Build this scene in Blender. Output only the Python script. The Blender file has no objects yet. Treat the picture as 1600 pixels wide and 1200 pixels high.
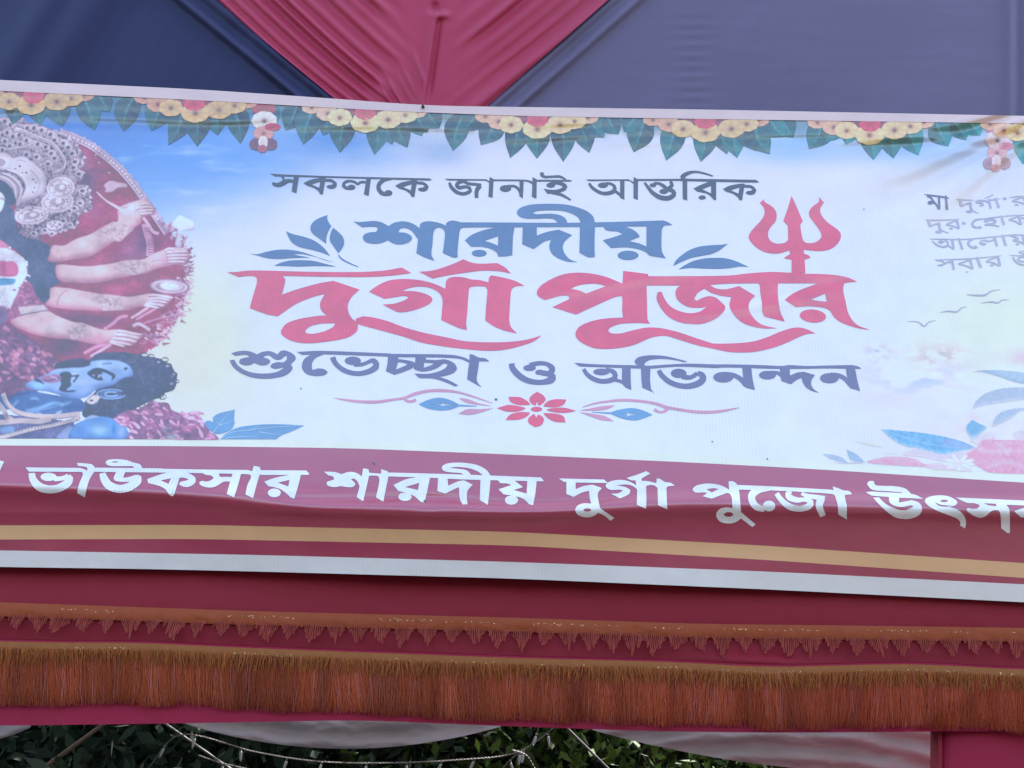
import bpy, bmesh, math, random
import numpy as np
from mathutils import Matrix, Vector
from mathutils.geometry import delaunay_2d_cdt

# ---------------------------------------------------------------- camera
S = bpy.context.scene
PW, PH = 1600.0, 1200.0            # the photograph's pixel grid, used to lay things out on their planes
HFOV = math.radians(50.0)
FPX = (PW / 2) / math.tan(HFOV / 2)
PITCH, ROLL = math.radians(26.5), math.radians(2.4)
CAM = np.array([0.0, -3.55, 1.62])
fw = np.array([0.0, math.cos(PITCH), math.sin(PITCH)])
r0 = np.array([1.0, 0.0, 0.0]); u0 = np.array([0.0, -math.sin(PITCH), math.cos(PITCH)])
RT = r0 * math.cos(ROLL) + u0 * math.sin(ROLL)
UP = -r0 * math.sin(ROLL) + u0 * math.cos(ROLL)
cd = bpy.data.cameras.new('camera'); cam = bpy.data.objects.new('camera', cd)
S.collection.objects.link(cam); S.camera = cam
cd.sensor_fit = 'HORIZONTAL'; cd.angle = HFOV; cd.clip_start = 0.05; cd.clip_end = 3000
M = Matrix.Identity(4)
for i in range(3):
    M[i][0], M[i][1], M[i][2], M[i][3] = RT[i], UP[i], -fw[i], CAM[i]
cam.matrix_world = M

# ---------------------------------------------------------------- sky, sun, exposure
SUN_EL, SUN_AZ = math.radians(50), math.radians(28)   # sun stands behind the gate, to the right (azimuth from +Y towards +X)
W = bpy.data.worlds.new('World'); S.world = W; W.use_nodes = True
nt = W.node_tree; nt.nodes.clear()
wo = nt.nodes.new('ShaderNodeOutputWorld'); wb = nt.nodes.new('ShaderNodeBackground')
sk = nt.nodes.new('ShaderNodeTexSky'); sk.sky_type = 'NISHITA'; sk.sun_disc = False
sk.sun_elevation = SUN_EL; sk.sun_rotation = SUN_AZ
sk.air_density = 1.0; sk.dust_density = 3.2; sk.ozone_density = 1.0
wb.inputs['Strength'].default_value = 0.15
nt.links.new(sk.outputs[0], wb.inputs[0]); nt.links.new(wb.outputs[0], wo.inputs[0])
sd = bpy.data.lights.new('sun', 'SUN'); sd.energy = 3.5; sd.angle = math.radians(0.53); sd.color = (1, .95, .87)
so = bpy.data.objects.new('sun', sd); S.collection.objects.link(so)
sdir = Vector((math.sin(SUN_AZ) * math.cos(SUN_EL), math.cos(SUN_AZ) * math.cos(SUN_EL), math.sin(SUN_EL)))
so.rotation_euler = sdir.to_track_quat('Z', 'Y').to_euler(); so.location = sdir * 30
S.view_settings.view_transform = 'Standard'; S.view_settings.look = 'None'
S.view_settings.gamma = 1.0; S.view_settings.use_curve_mapping = False
S.view_settings.exposure = 2.2
random.seed(4); RNG = np.random.default_rng(7)

# ---------------------------------------------------------------- helpers
def at(px, py, y):
    """points on the upright plane(s) Y=y seen at photo pixel px,py (arrays)"""
    px = np.asarray(px, float); py = np.asarray(py, float); y = np.asarray(y, float)
    a = ((px - PW / 2) / FPX)[..., None] * RT - ((py - PH / 2) / FPX)[..., None] * UP + fw
    t = (y - CAM[1]) / a[..., 1]
    return CAM + a * t[..., None]

def lin(c):
    c = np.asarray(c, float) / 255.0
    return np.where(c <= 0.04045, c / 12.92, ((c + 0.055) / 1.055) ** 2.4)

REF = lin((203, 231, 255))
def alb(c, k=0.83, s=0.0):
    """print colour: how a patch looks next to the white of the same vinyl"""
    return np.clip((lin(c) - s) / (REF - s) * k, 0.004, 0.9)

def link(o, parent=None):
    S.collection.objects.link(o)
    if parent is not None: o.parent = parent
    return o

def mesh_obj(name, verts, faces, mat, parent=None, smooth=True, col=None):
    me = bpy.data.meshes.new(name)
    verts = np.asarray(verts, np.float32)
    if isinstance(faces, np.ndarray):
        n, k = faces.shape
        me.vertices.add(len(verts)); me.vertices.foreach_set('co', verts.ravel())
        me.loops.add(n * k); me.loops.foreach_set('vertex_index', faces.astype(np.int32).ravel())
        me.polygons.add(n); me.polygons.foreach_set('loop_start', np.arange(0, n * k, k, dtype=np.int32))
        me.update(calc_edges=True)
    else:
        me.from_pydata([tuple(map(float, v)) for v in verts], [], faces)
    if smooth: me.polygons.foreach_set('use_smooth', [True] * len(me.polygons))
    if col is not None:
        ca = me.color_attributes.new('Col', 'FLOAT_COLOR', 'POINT')
        c4 = np.ones((len(verts), 4), np.float32); c4[:, :3] = col
        ca.data.foreach_set('color', c4.ravel())
    me.materials.append(mat)
    me.update()
    return link(bpy.data.objects.new(name, me), parent)

def empty(name, loc=(0, 0, 0)):
    # kept at the origin of its parts: the parts carry world coordinates
    o = bpy.data.objects.new(name, None); o.empty_display_size = 0.1
    return link(o)

def tag(o, label, cat=None, group=None, kind=None):
    if label: o['label'] = label
    if cat: o['category'] = cat
    if group: o['group'] = group
    if kind: o['kind'] = kind
    return o

def grid_faces(nr, nc):
    i = np.arange(nr * nc).reshape(nr, nc)
    return np.stack([i[:-1, :-1], i[1:, :-1], i[1:, 1:], i[:-1, 1:]], -1).reshape(-1, 4)

def curve(xs, ys):
    xs, ys = np.array(xs, float), np.array(ys, float)
    def f(x):
        x = np.asarray(x, float)
        acc = 0
        for d in (-60, -40, -20, 0, 20, 40, 60):
            xx = x + d
            v = np.interp(xx, xs, ys)
            v = np.where(xx < xs[0], ys[0] + (xx - xs[0]) * (ys[1] - ys[0]) / (xs[1] - xs[0]), v)
            v = np.where(xx > xs[-1], ys[-1] + (xx - xs[-1]) * (ys[-1] - ys[-2]) / (xs[-1] - xs[-2]), v)
            acc = acc + v
        return acc / 7
    return f

_perm = RNG.random((256, 256))
def vnoise(x, y):
    x = np.asarray(x, float); y = np.asarray(y, float)
    xi = np.floor(x).astype(int); yi = np.floor(y).astype(int)
    fx = x - xi; fy = y - yi; fx = fx * fx * (3 - 2 * fx); fy = fy * fy * (3 - 2 * fy)
    g = lambda a, b: _perm[a & 255, b & 255]
    return (g(xi, yi) * (1 - fx) + g(xi + 1, yi) * fx) * (1 - fy) + (g(xi, yi + 1) * (1 - fx) + g(xi + 1, yi + 1) * fx) * fy
def fbm(x, y, o=4):
    s = 0; a = 0.5; t = 0
    for k in range(o):
        s = s + a * vnoise(x * 2 ** k + 17 * k, y * 2 ** k + 31 * k); t += a; a *= 0.5
    return s / t

def smoothstep(a, b, x):
    t = np.clip((x - a) / (b - a), 0, 1); return t * t * (3 - 2 * t)

# ---------------------------------------------------------------- materials
def principled(name, rough=0.5, color=(.5, .5, .5), spec=0.5):
    m = bpy.data.materials.new(name); m.use_nodes = True
    b = m.node_tree.nodes['Principled BSDF']
    b.inputs['Base Color'].default_value = (*color, 1); b.inputs['Roughness'].default_value = rough
    b.inputs['Specular IOR Level'].default_value = spec
    return m, m.node_tree, b

def N(t, kind, **kw):
    n = t.nodes.new(kind)
    for k, v in kw.items():
        if k in n.inputs: n.inputs[k].default_value = v
        else: setattr(n, k, v)
    return n

def vinyl(name, color=None):
    """glossy printed flex; base colour from the print (attribute) or one ink"""
    m, t, b = principled(name, 0.34)
    b.inputs['IOR'].default_value = VINYL_IOR; b.inputs['Specular IOR Level'].default_value = 0.5
    L = t.links.new
    tc = N(t, 'ShaderNodeTexCoord')
    # woven scrim under the coat: fine vertical ribs, stronger in patches, plus dust and scuffs
    wv = N(t, 'ShaderNodeTexWave', wave_type='BANDS', bands_direction='X', Scale=27.0, Distortion=0.5); wv.inputs['Detail Scale'].default_value = 2.0
    pn = N(t, 'ShaderNodeTexNoise', Scale=1.7, Detail=3.0)
    n2 = N(t, 'ShaderNodeTexNoise', Scale=9.0, Detail=6.0, Roughness=0.65)
    L(tc.outputs['Object'], wv.inputs['Vector']); L(tc.outputs['Object'], pn.inputs['Vector']); L(tc.outputs['Object'], n2.inputs['Vector'])
    pm = N(t, 'ShaderNodeMapRange'); pm.inputs[1].default_value = .48; pm.inputs[2].default_value = .66
    pm.inputs[3].default_value = 0.0; pm.inputs[4].default_value = 0.12 if color is not None else 0.075
    L(pn.outputs[0], pm.inputs[0])
    mul = N(t, 'ShaderNodeMath', operation='MULTIPLY'); L(wv.outputs[1], mul.inputs[0]); L(pm.outputs[0], mul.inputs[1])
    sub = N(t, 'ShaderNodeMath', operation='SUBTRACT'); sub.inputs[0].default_value = 1.0; L(mul.outputs[0], sub.inputs[1])
    d = N(t, 'ShaderNodeMapRange'); d.inputs[1].default_value = .3; d.inputs[2].default_value = .75
    d.inputs[3].default_value = 1.03 if color is None else 1.12; d.inputs[4].default_value = 0.94 if color is None else .80
    L(n2.outputs[0], d.inputs[0])
    mm = N(t, 'ShaderNodeMath', operation='MULTIPLY'); L(sub.outputs[0], mm.inputs[0]); L(d.outputs[0], mm.inputs[1])
    mx = N(t, 'ShaderNodeMix', data_type='RGBA', blend_type='MULTIPLY'); mx.inputs[0].default_value = 1
    if color is None:
        at_ = N(t, 'ShaderNodeAttribute', attribute_name='Col'); L(at_.outputs['Color'], mx.inputs[6])
    else:
        mx.inputs[6].default_value = (*color, 1)
    L(mm.outputs[0], mx.inputs[7]); L(mx.outputs[2], b.inputs['Base Color'])
    r = N(t, 'ShaderNodeMapRange'); r.inputs[3].default_value = .30; r.inputs[4].default_value = .42
    L(n2.outputs[0], r.inputs[0]); L(r.outputs[0], b.inputs['Roughness'])
    bp = N(t, 'ShaderNodeBump', Strength=0.10, Distance=0.004)
    n3 = N(t, 'ShaderNodeTexNoise', Scale=26.0, Detail=4.0); L(tc.outputs['Object'], n3.inputs['Vector']); L(n3.outputs[0], bp.inputs['Height']); L(bp.outputs[0], b.inputs['Normal'])
    return m
VINYL_IOR = 2.22

def cloth(name, c, c2, rough=0.6, sheen=0.3, tint=(1, 1, 1), transl=0.0, scale=1.5):
    m, t, b = principled(name, rough, c, 0.2)
    L = t.links.new
    tc = N(t, 'ShaderNodeTexCoord')
    n = N(t, 'ShaderNodeTexNoise', Scale=scale, Detail=5.0); L(tc.outputs['Object'], n.inputs['Vector'])
    mx = N(t, 'ShaderNodeMix', data_type='RGBA'); mx.inputs[6].default_value = (*c, 1); mx.inputs[7].default_value = (*c2, 1)
    L(n.outputs[0], mx.inputs[0])
    L(mx.outputs[2], b.inputs['Base Color'])
    b.inputs['Sheen Weight'].default_value = sheen * .4; b.inputs['Sheen Roughness'].default_value = 0.45
    b.inputs['Sheen Tint'].default_value = (*tint, 1)
    w1 = N(t, 'ShaderNodeTexWave', wave_type='BANDS', bands_direction='X', Scale=180.0, Distortion=1.5)
    w2 = N(t, 'ShaderNodeTexWave', wave_type='BANDS', bands_direction='Z', Scale=180.0, Distortion=1.5)
    L(tc.outputs['Object'], w1.inputs['Vector']); L(tc.outputs['Object'], w2.inputs['Vector'])
    ad = N(t, 'ShaderNodeMath', operation='ADD'); L(w1.outputs[1], ad.inputs[0]); L(w2.outputs[1], ad.inputs[1])
    bp = N(t, 'ShaderNodeBump', Strength=0.12, Distance=0.001); L(ad.outputs[0], bp.inputs['Height']); L(bp.outputs[0], b.inputs['Normal'])
    if transl > 0:
        tr = N(t, 'ShaderNodeBsdfTranslucent'); L(mx.outputs[2], tr.inputs[0])
        ms = N(t, 'ShaderNodeMixShader'); ms.inputs[0].default_value = transl
        out = t.nodes['Material Output']; L(b.outputs[0], ms.inputs[1]); L(tr.outputs[0], ms.inputs[2]); L(ms.outputs[0], out.inputs[0])
    return m
# ================================================================ setting: ground
gm, t, b = principled('worn_asphalt', 0.9, (.05, .05, .05), 0.2)
tc = N(t, 'ShaderNodeTexCoord'); n = N(t, 'ShaderNodeTexNoise', Scale=0.8, Detail=8.0); t.links.new(tc.outputs['Object'], n.inputs['Vector'])
cr = N(t, 'ShaderNodeValToRGB'); cr.color_ramp.elements[0].color = (.035, .033, .032, 1); cr.color_ramp.elements[1].color = (.07, .066, .062, 1)
t.links.new(n.outputs[0], cr.inputs[0]); t.links.new(cr.outputs[0], b.inputs['Base Color'])
g = mesh_obj('ground', [(-400, -400, 0), (400, -400, 0), (400, 400, 0), (-400, 400, 0)], [(0, 1, 2, 3)], gm, smooth=False)
tag(g, None, kind='structure')

# ================================================================ cloth of the gate
BAN_TOP = curve([-420, 0, 300, 480, 560, 640, 662, 720, 800, 1100, 1600, 2020], [100, 125, 139, 151, 157, 163, 165, 166, 167, 171, 181, 190])
BAN_BOT = curve([-420, 0, 222, 400, 800, 1200, 1600, 2020], [876, 886, 889, 893, 904, 921, 941, 964])

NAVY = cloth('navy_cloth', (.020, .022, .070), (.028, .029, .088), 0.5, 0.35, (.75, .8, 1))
NAVY2 = cloth('glare_navy_cloth', (.125, .10, .165), (.165, .135, .215), 0.45, 0.5, (.85, .85, 1))  # glare haze over the right panel mixed into its navy
PINK = cloth('crimson_satin', (.40, .032, .078), (.47, .042, .092), 0.36, 0.35, (1, .7, .8))
RED = cloth('maroon_cloth', (.23, .011, .021), (.28, .014, .027), 0.6, 0.2, (1, .6, .7))  # darker than the swag: lower shade partly put into the tone
MAG = cloth('magenta_cloth', (.27, .007, .032), (.31, .011, .040), 0.6, 0.2, (1, .5, .7))
WHT = cloth('white_cloth', (.25, .23, .26), (.33, .30, .34), 0.7, 0.2)

def sheet(name, xs, ytop, ybot, nr, y0, disp, mat, parent=None, back=0.006):
    """hanging cloth laid out on plane y0 with folds disp (metres towards the viewer); has thickness"""
    xs = np.asarray(xs, float); nc = len(xs)
    v = np.linspace(0, 1, nr)[:, None]
    X = np.broadcast_to(xs, (nr, nc)); Y = ytop(xs) * (1 - v) + ybot(xs) * v
    d = disp(X, Y)
    P = at(X, Y, y0 - d).reshape(-1, 3)
    Q = at(X, Y, y0 - d + back).reshape(-1, 3)
    f = grid_faces(nr, nc)
    n = nr * nc
    idx = np.arange(n).reshape(nr, nc)
    ring = np.concatenate([idx[0, :], idx[1:, -1], idx[-1, -2::-1], idx[-2:0:-1, 0]])
    r2 = np.roll(ring, -1)
    side = np.stack([ring, r2, r2 + n, ring + n], -1)
    F = np.concatenate([f, f[:, ::-1] + n, side[:, ::-1]])
    return mesh_obj(name, np.concatenate([P, Q]), F, mat, parent)

# edges of the crimson V-shaped swag
def swL(y): return 530 + (y - 160) * (530 - 335) / 160.0
def swR(y): return 768 + (160 - y) * (950 - 768) / 160.0
const = lambda c: (lambda x: np.full_like(np.asarray(x, float), c))

def navy_disp_l(X, Y):
    s = (swL(Y) - X)                       # px left of the swag's edge
    d = 0.034 * np.exp(-((s - 52) / 12) ** 2) + 0.026 * np.exp(-((s - 6) / 15) ** 2)
    # broad soft folds across the panel, running down to the left
    q = X + 0.62 * Y
    d += 0.040 * np.exp(-((q - 150) / 36) ** 2) + 0.026 * np.exp(-((q - 75) / 26) ** 2) + 0.016 * np.sin(q / 46.0) * smoothstep(330, 120, X)
    return d + 0.004 * fbm(X / 90, Y / 90) + 0.010 * fbm(q / 34, (Y - .62 * X) / 260, 3) + .0025 * fbm(q / 9, (Y - .62 * X) / 120, 2)
def navy_disp_r(X, Y):
    s = (X - swR(Y))
    d = 0.032 * np.exp(-((s - 46) / 13) ** 2) + 0.028 * np.exp(-((s - 6) / 15) ** 2)
    d += 0.020 * np.exp(-((X - 1578) / 7) ** 2) - 0.016 * np.exp(-((X - 1592) / 6) ** 2)
    # fine horizontal creases near (1080, 60..120) and a soft belly
    d += 0.0030 * np.sin(Y / 2.6 + 0.5 * np.sin(X / 30)) * np.exp(-((X - 1082) / 26) ** 2) * smoothstep(10, 40, Y)
    d += 0.020 * np.sin((X - 1000) / 230.0) + 0.004 * fbm(X / 120, Y / 60) + .009 * fbm((X + Y * .7) / 45, (Y - X * .2) / 260, 3) + .002 * fbm(X / 90, Y / 7, 2)
    return d
xsl = np.linspace(-900, 560, 420); xsr = np.linspace(735, 2500, 460)
TOPC = const(-560.0)
def navy_sheet(name, xs, edge, disp, mat, left, label):
    # clipped along the slanted edge of the swag by moving columns there
    nr = 150
    v = np.linspace(0, 1, nr)[:, None]
    Y = -420 * (1 - v) + 215 * v + np.zeros((nr, len(xs)))
    u = np.linspace(0, 1, len(xs))[None, :] ** (0.6 if left else 1.7)
    if left: X = -900 + (np.minimum(swL(Y) + 30, 700) + 900) * u
    else: X = np.maximum(swR(Y) - 30, 600) + (2500 - np.maximum(swR(Y) - 30, 600)) * u
    d = disp(X, Y)
    P = at(X, Y, 0.0 - d).reshape(-1, 3); Q = at(X, Y, 0.006 - d).reshape(-1, 3)
    f = grid_faces(nr, len(xs)); n = len(P)
    o = mesh_obj(name, np.concatenate([P, Q]), np.concatenate([f, f[:, ::-1] + n]), mat)
    return tag(o, label, 'drape')
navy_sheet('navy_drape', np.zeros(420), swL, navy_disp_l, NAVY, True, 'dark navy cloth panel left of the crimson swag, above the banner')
navy_sheet('navy_drape', np.zeros(460), swR, navy_disp_r, NAVY2, False, 'navy cloth panel, greyed by painted glare, right of the crimson swag, above the banner')

# crimson swag
nr, nc = 230, 330
v = np.linspace(0, 1, nr)[:, None]; u = np.linspace(0, 1, nc)[None, :]
Y = -420 * (1 - v) + 200 * v + 0 * u
X = swL(Y) + (swR(Y) - swL(Y)) * u
def ridges(s, seed, amp, lam0):
    r = np.random.default_rng(seed); out = 0; pos = 6.0
    while pos < 330:
        w = lam0 * r.uniform(.6, 1.3)
        out = out + amp * r.uniform(.55, 1.25) * np.exp(-((s - pos - 7 * np.sin(Y / 70 + seed)) / w) ** 2)
        pos += w * r.uniform(2.4, 3.6)
    return out
cx = 680 - (Y - 20) * 20 / 145.0
nl = np.array([.64, .77]); nl /= np.hypot(*nl)
sl = ((X - swL(Y)) * 0.634); sr = ((swR(Y) - X) * 0.66)
envL = smoothstep(90, -40, X - cx + 25 + 25 * np.sin(Y / 31)) ; envL = smoothstep(-20, -110, X - cx + 12 * np.sin(Y / 17))
envR = smoothstep(5, 130, X - cx + 14 * np.sin(Y / 23))
d = ridges(sl, 3, .034, 6.5) * envL + ridges(sr, 5, .026, 8.5) * envR
# vertical seam with a pinched knot and little gathers at the banner
d += 0.018 * np.exp(-((X - cx) / 5) ** 2) * smoothstep(10, 40, Y) - 0.016 * np.exp(-((X - cx - 8) / 5) ** 2) * smoothstep(0, 60, Y) * smoothstep(170, 120, Y)
d += 0.022 * np.exp(-(((X - 688) / 14) ** 2 + ((Y - 24) / 6) ** 2)) - 0.022 * np.exp(-(((X - 680) / 9) ** 2 + ((Y - 12) / 9) ** 2))
for gx, gy, sl_, a in ((618, 145, .55, .017), (640, 128, .5, .013), (634, 140, .5, .011), (655, 108, .35, .015), (604, 150, .6, .010)):
    q = (X - gx) - sl_ * (Y - gy); d += a * np.exp(-(q / 4.5) ** 2) * np.exp(-((Y - gy) / 24) ** 2)
d += 0.005 * fbm(X / 60, Y / 60) + 0.012 * smoothstep(0, .5, u) * smoothstep(1, .5, u)
P = at(X, Y, -0.012 - d).reshape(-1, 3); Q = at(X, Y, -0.004 - d).reshape(-1, 3)
f = grid_faces(nr, nc); n = len(P)
o = mesh_obj('crimson_swag', np.concatenate([P, Q]), np.concatenate([f, f[:, ::-1] + n]), PINK)
tag(o, 'crimson satin swag narrowing to a V above the banner', 'swag')

# ---- red cloth behind the banner down to the gate opening, two tiers with trimmings
T1 = curve([-420, 0, 400, 800, 1100, 1300, 1600, 2020], [925, 941, 955, 965, 975, 977, 981, 990])       # top of upper trim
T2 = curve([-420, 0, 150, 190, 400, 800, 1050, 1200, 1330, 1460, 1500, 1600, 2020], [992, 1002, 1005, 1003, 1013, 1028, 1034, 1043, 1039, 1037, 1042, 1046, 1055])  # top of lower trim
BOT = curve([-420, 0, 300, 560, 800, 1000, 1200, 1470, 1600, 2020], [1128, 1134, 1130, 1125, 1135, 1142, 1145, 1143, 1143, 1150])
xs = np.linspace(-420, 2020, 500)
up = empty('upper_valance')
tag(up, 'red cloth band under the banner with an orange beaded zigzag trim', 'valance')
def d_up(X, Y):
    d = 0.006 * fbm(X / 150, Y / 50) + 0.010 * np.sin((Y - 900) / 30.0) + .0045 * fbm(X / 22, Y / 34, 3) + .004 * fbm((X + Y) / 60, (Y - .3 * X) / 14, 3)
    # a bulge catching light near (1160, 1020)
    d += 0.035 * np.exp(-(((X - 1165 - (Y - 1020) * 2.2) / 75) ** 2 + ((Y - 1034) / 13) ** 2))
    return d
sheet('cloth', xs, const(200.0), lambda x: T2(x) + 14, 150, 0.012, d_up, RED, up)
lo = empty('lower_valance')
tag(lo, 'red cloth band along the gate opening with a long gold thread fringe', 'valance')
def d_lo(X, Y):
    return 0.008 * fbm(X / 120 + 9, Y / 60) + .005 * fbm(X / 24, Y / 30, 3) + 0.012 * smoothstep(0, 1, (Y - 1040) / 90) + 0.02 * np.exp(-(((X - 1520) - (1080 - Y) * 1.6) / 22) ** 2) * smoothstep(1060, 1090, Y)
sheet('cloth', xs, lambda x: T2(x) - 4, BOT, 60, -0.030, d_lo, MAG, lo)

BOUNCE, _, _ = principled('grey_bounce', .8, (.12, .12, .125), .2)
sheet('bounce_sheet', np.linspace(-420, 2020, 60), const(-400.0), lambda x: BOT(x) - 6, 30, 0.07, lambda X, Y: 0 * X, BOUNCE, lo)  # added unseen sheet: turns the red bounce behind the gate grey
# cloth on the right gate post
pp = np.linspace(0, 1, 60)
def pillar(X, Y): return 0.010 * np.sin((X - 1480) / 34.0) + 0.02 * smoothstep(1484, 1470, X) * -1 + 0.006 * fbm(X / 60, Y / 90)
o = sheet('pillar_drape', np.linspace(1468, 2020, 90), lambda x: BOT(x) - 24, const(2300.0), 90, -0.006, pillar, MAG, None, 0.03)
tag(o, 'magenta cloth wrapped around the right gate post', 'drape')
# inner return of that post, seen as a dark edge
a = at(np.array([1466.0, 1466]), np.array([1120.0, 2300]), np.array([0.0, 0.0]))
bk = a + np.array([0, 0.07, 0])
o2 = mesh_obj('return_cloth', np.array([a[0], a[1], bk[1], bk[0], a[0] + (.012, 0, 0), a[1] + (.012, 0, 0), bk[1] + (.012, 0, 0), bk[0] + (.012, 0, 0)]),
              [(0, 1, 2, 3), (7, 6, 5, 4), (0, 4, 5, 1), (1, 5, 6, 2), (2, 6, 7, 3), (3, 7, 4, 0)], RED, o, smooth=False)

# ---- trims
GOLD = cloth('gold_braid', (.24, .075, .016), (.33, .11, .026), 0.5, 0.3, (1, .8, .5), scale=40)
ORNG = cloth('orange_braid', (.30, .058, .018), (.36, .078, .026), 0.55, 0.3, (1, .7, .5), scale=30)
BEAD, t, b = principled('pink_bead_thread', 0.55, (.40, .075, .050), 0.2)
THR, t, b = principled('gold_thread', 0.7, (.36, .15, .05), 0.12)
at_ = N(t, 'ShaderNodeAttribute', attribute_name='Col'); t.links.new(at_.outputs['Color'], b.inputs['Base Color'])
GLIT, t, b = principled('gold_glitter', 0.25, (.75, .55, .25), 0.6); b.inputs['Metallic'].default_value = .8

def braid(name, top, h, y0, disp, mat, parent, bulge=0.006):
    xs = np.linspace(-420, 2020, 900); v = np.linspace(0, 1, 9)[:, None]
    X = np.broadcast_to(xs, (9, 900)); hh = h(xs) if callable(h) else h
    Y = top(xs) + hh * v
    d = disp(X, Y) + bulge * np.sin(np.pi * np.clip(v, .02, .98)) ** .5 + 0.0012 * np.sin(X * 1.7 + 9 * v) * np.sin(v * 14)
    d = d + 0.002 * fbm(X / 9, Y / 5)
    P = at(X, Y, y0 - d).reshape(-1, 3)
    return mesh_obj(name, P, grid_faces(9, 900), mat, parent)
braid('braid', T1, 22.0, 0.004, d_up, ORNG, up, 0.005)
braid('braid', T2, 17.0, -0.034, d_lo, GOLD, lo, 0.008)

def tube(path, rad, sides=5, cap=True):
    path = np.asarray(path, float); n = len(path)
    rad = np.broadcast_to(np.asarray(rad, float), (n,))
    tg = np.gradient(path, axis=0); tg /= np.linalg.norm(tg, axis=1)[:, None] + 1e-12
    ref = np.array([0., 1., 0.]) if abs(tg[0, 1]) < .9 else np.array([1., 0, 0])
    a = np.cross(tg, ref); a /= np.linalg.norm(a, axis=1)[:, None] + 1e-12
    b_ = np.cross(tg, a)
    ph = np.arange(sides) * 2 * np.pi / sides
    V = (path[:, None, :] + rad[:, None, None] * (np.cos(ph)[None, :, None] * a[:, None, :] + np.sin(ph)[None, :, None] * b_[:, None, :])).reshape(-1, 3)
    F = []
    for i in range(n - 1):
        for k in range(sides):
            k2 = (k + 1) % sides
            F.append((i * sides + k, i * sides + k2, (i + 1) * sides + k2, (i + 1) * sides + k))
    if cap:
        F.append(tuple(range(sides))[::-1]); F.append(tuple((n - 1) * sides + k for k in range(sides)))
    return V, F
class MB:
    def __init__(s): s.v = []; s.f = []; s.n = 0
    def add(s, V, F):
        s.v.append(np.asarray(V, float)); s.f += [tuple(i + s.n for i in q) for q in F]; s.n += len(V)
    def build(s, name, mat, parent=None, smooth=True): return mesh_obj(name, np.concatenate(s.v), s.f, mat, parent, smooth)

# beaded zigzag: every hanging point of the upper trim is one tassel of looped threads
def tassel_mesh(seed):
    r = np.random.default_rng(seed); mb = MB()
    for k in range(-5, 6):
        L = (0.072 - abs(k) * 0.0105) * r.uniform(.85, 1.1)
        x = k * 0.0068 + r.normal(0, .0008); w = 0.0032
        tt = np.linspace(0, 1, 9)
        px_ = x + w * np.sin(tt * 2 * np.pi - np.pi / 2) * .0 + w * np.cos(np.pi * tt) + r.normal(0, .004) * np.sin(np.pi * tt)
        pz = -L * np.sin(np.pi * tt) ** .55
        mb.add(*tube(np.stack([px_, -0.002 + 0 * tt + r.normal(0, .001), pz], 1), 0.0013, 4, False))
    me = bpy.data.meshes.new('tassel'); me.from_pydata([tuple(v) for v in np.concatenate(mb.v)], [], mb.f)
    me.materials.append(BEAD); me.polygons.foreach_set('use_smooth', [True] * len(me.polygons)); return me
TM = [tassel_mesh(k) for k in range(7)]
k = 0
x = -330.0
while x < 1960:
    y = float(T1(x)) + 18
    p = at(np.array([x]), np.array([y]), np.array([-0.006 - float(d_up(np.array([x]), np.array([y]))[0])]))[0]
    o = bpy.data.objects.new('tassel', TM[k % 7]); link(o, up); o.location = p
    o.rotation_euler = (random.uniform(-.08, .05), math.radians(1.8) + random.uniform(-.14, .14), random.uniform(-.5, .5))
    sc = random.uniform(.72, 1.0); o.scale = (sc, sc, sc * random.uniform(.9, 1.1))
    k += random.choice((1, 2, 3)); x += 35.6 + random.uniform(-2.5, 2.5)
# small triangles of solid braid above each tassel are part of the braid's ragged lower edge
def thread_stuff(name, count, top, y0, disp, lo_len, hi_len, wid, parent, colfun, jx=6.0, xr=(-420, 2020), seg=4, ribs=None):
    x = RNG.uniform(xr[0], xr[1], count)
    y = top(x)
    L = RNG.uniform(lo_len, hi_len, count) * (.9 + .1 * vnoise(x / 40, x * 0 + 1)) * np.where(RNG.random(count) < .12, RNG.uniform(.7, 1.06, count), 1)
    lean = RNG.normal(0, jx, count) + 13 * np.sin(x / 37.0) * (vnoise(x / 30, 0 * x) - .35)
    y0v = y0 + RNG.uniform(-0.004, 0.004, count)
    tt = np.linspace(0, 1, seg + 1)
    XX = x[:, None] + lean[:, None] * tt ** 1.6 + RNG.normal(0, .7, (count, seg + 1))
    YY = y[:, None] + L[:, None] * tt
    lean_c = 3.0 * (vnoise(x / 7, x * 0 + 4) - .5); XX = XX + (np.round(x / 9) * 9 - x)[:, None] * .35 * tt ** 2 + lean_c[:, None] * tt
    bul = 0.010 * np.sin(np.pi * tt * .9)[None, :] * RNG.uniform(.3, 1.4, count)[:, None]
    P = at(XX, YY, y0v[:, None] - disp(XX, YY) - bul)
    off = (at(XX + wid, YY, y0v[:, None] - disp(XX, YY) - bul) - P)
    prof = np.where(tt < .9, 1.0, .5)[None, :, None]
    A = P - off * prof; B = P + off * prof; A[..., 1] += 0; C_ = P + np.array([0, -0.0012, 0])
    V = np.stack([A, C_, B], 2).reshape(count, (seg + 1) * 3, 3)
    base = []
    for s in range(seg):
        for k in range(2):
            i = s * 3 + k; base.append((i, i + 3, i + 4, i + 1))
    base = np.array(base)
    F = (base[None] + (np.arange(count) * (seg + 1) * 3)[:, None, None]).reshape(-1, 4)
    col = np.repeat(colfun(x, count)[:, None, :], (seg + 1) * 3, axis=1)
    if ribs is not None: col = col * np.repeat(ribs(tt), 3)[None, :, None]
    o = mesh_obj(name, V.reshape(-1, 3), F, THR, parent, col=col.reshape(-1, 3))
    return tag(o, None, kind='stuff')
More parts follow.
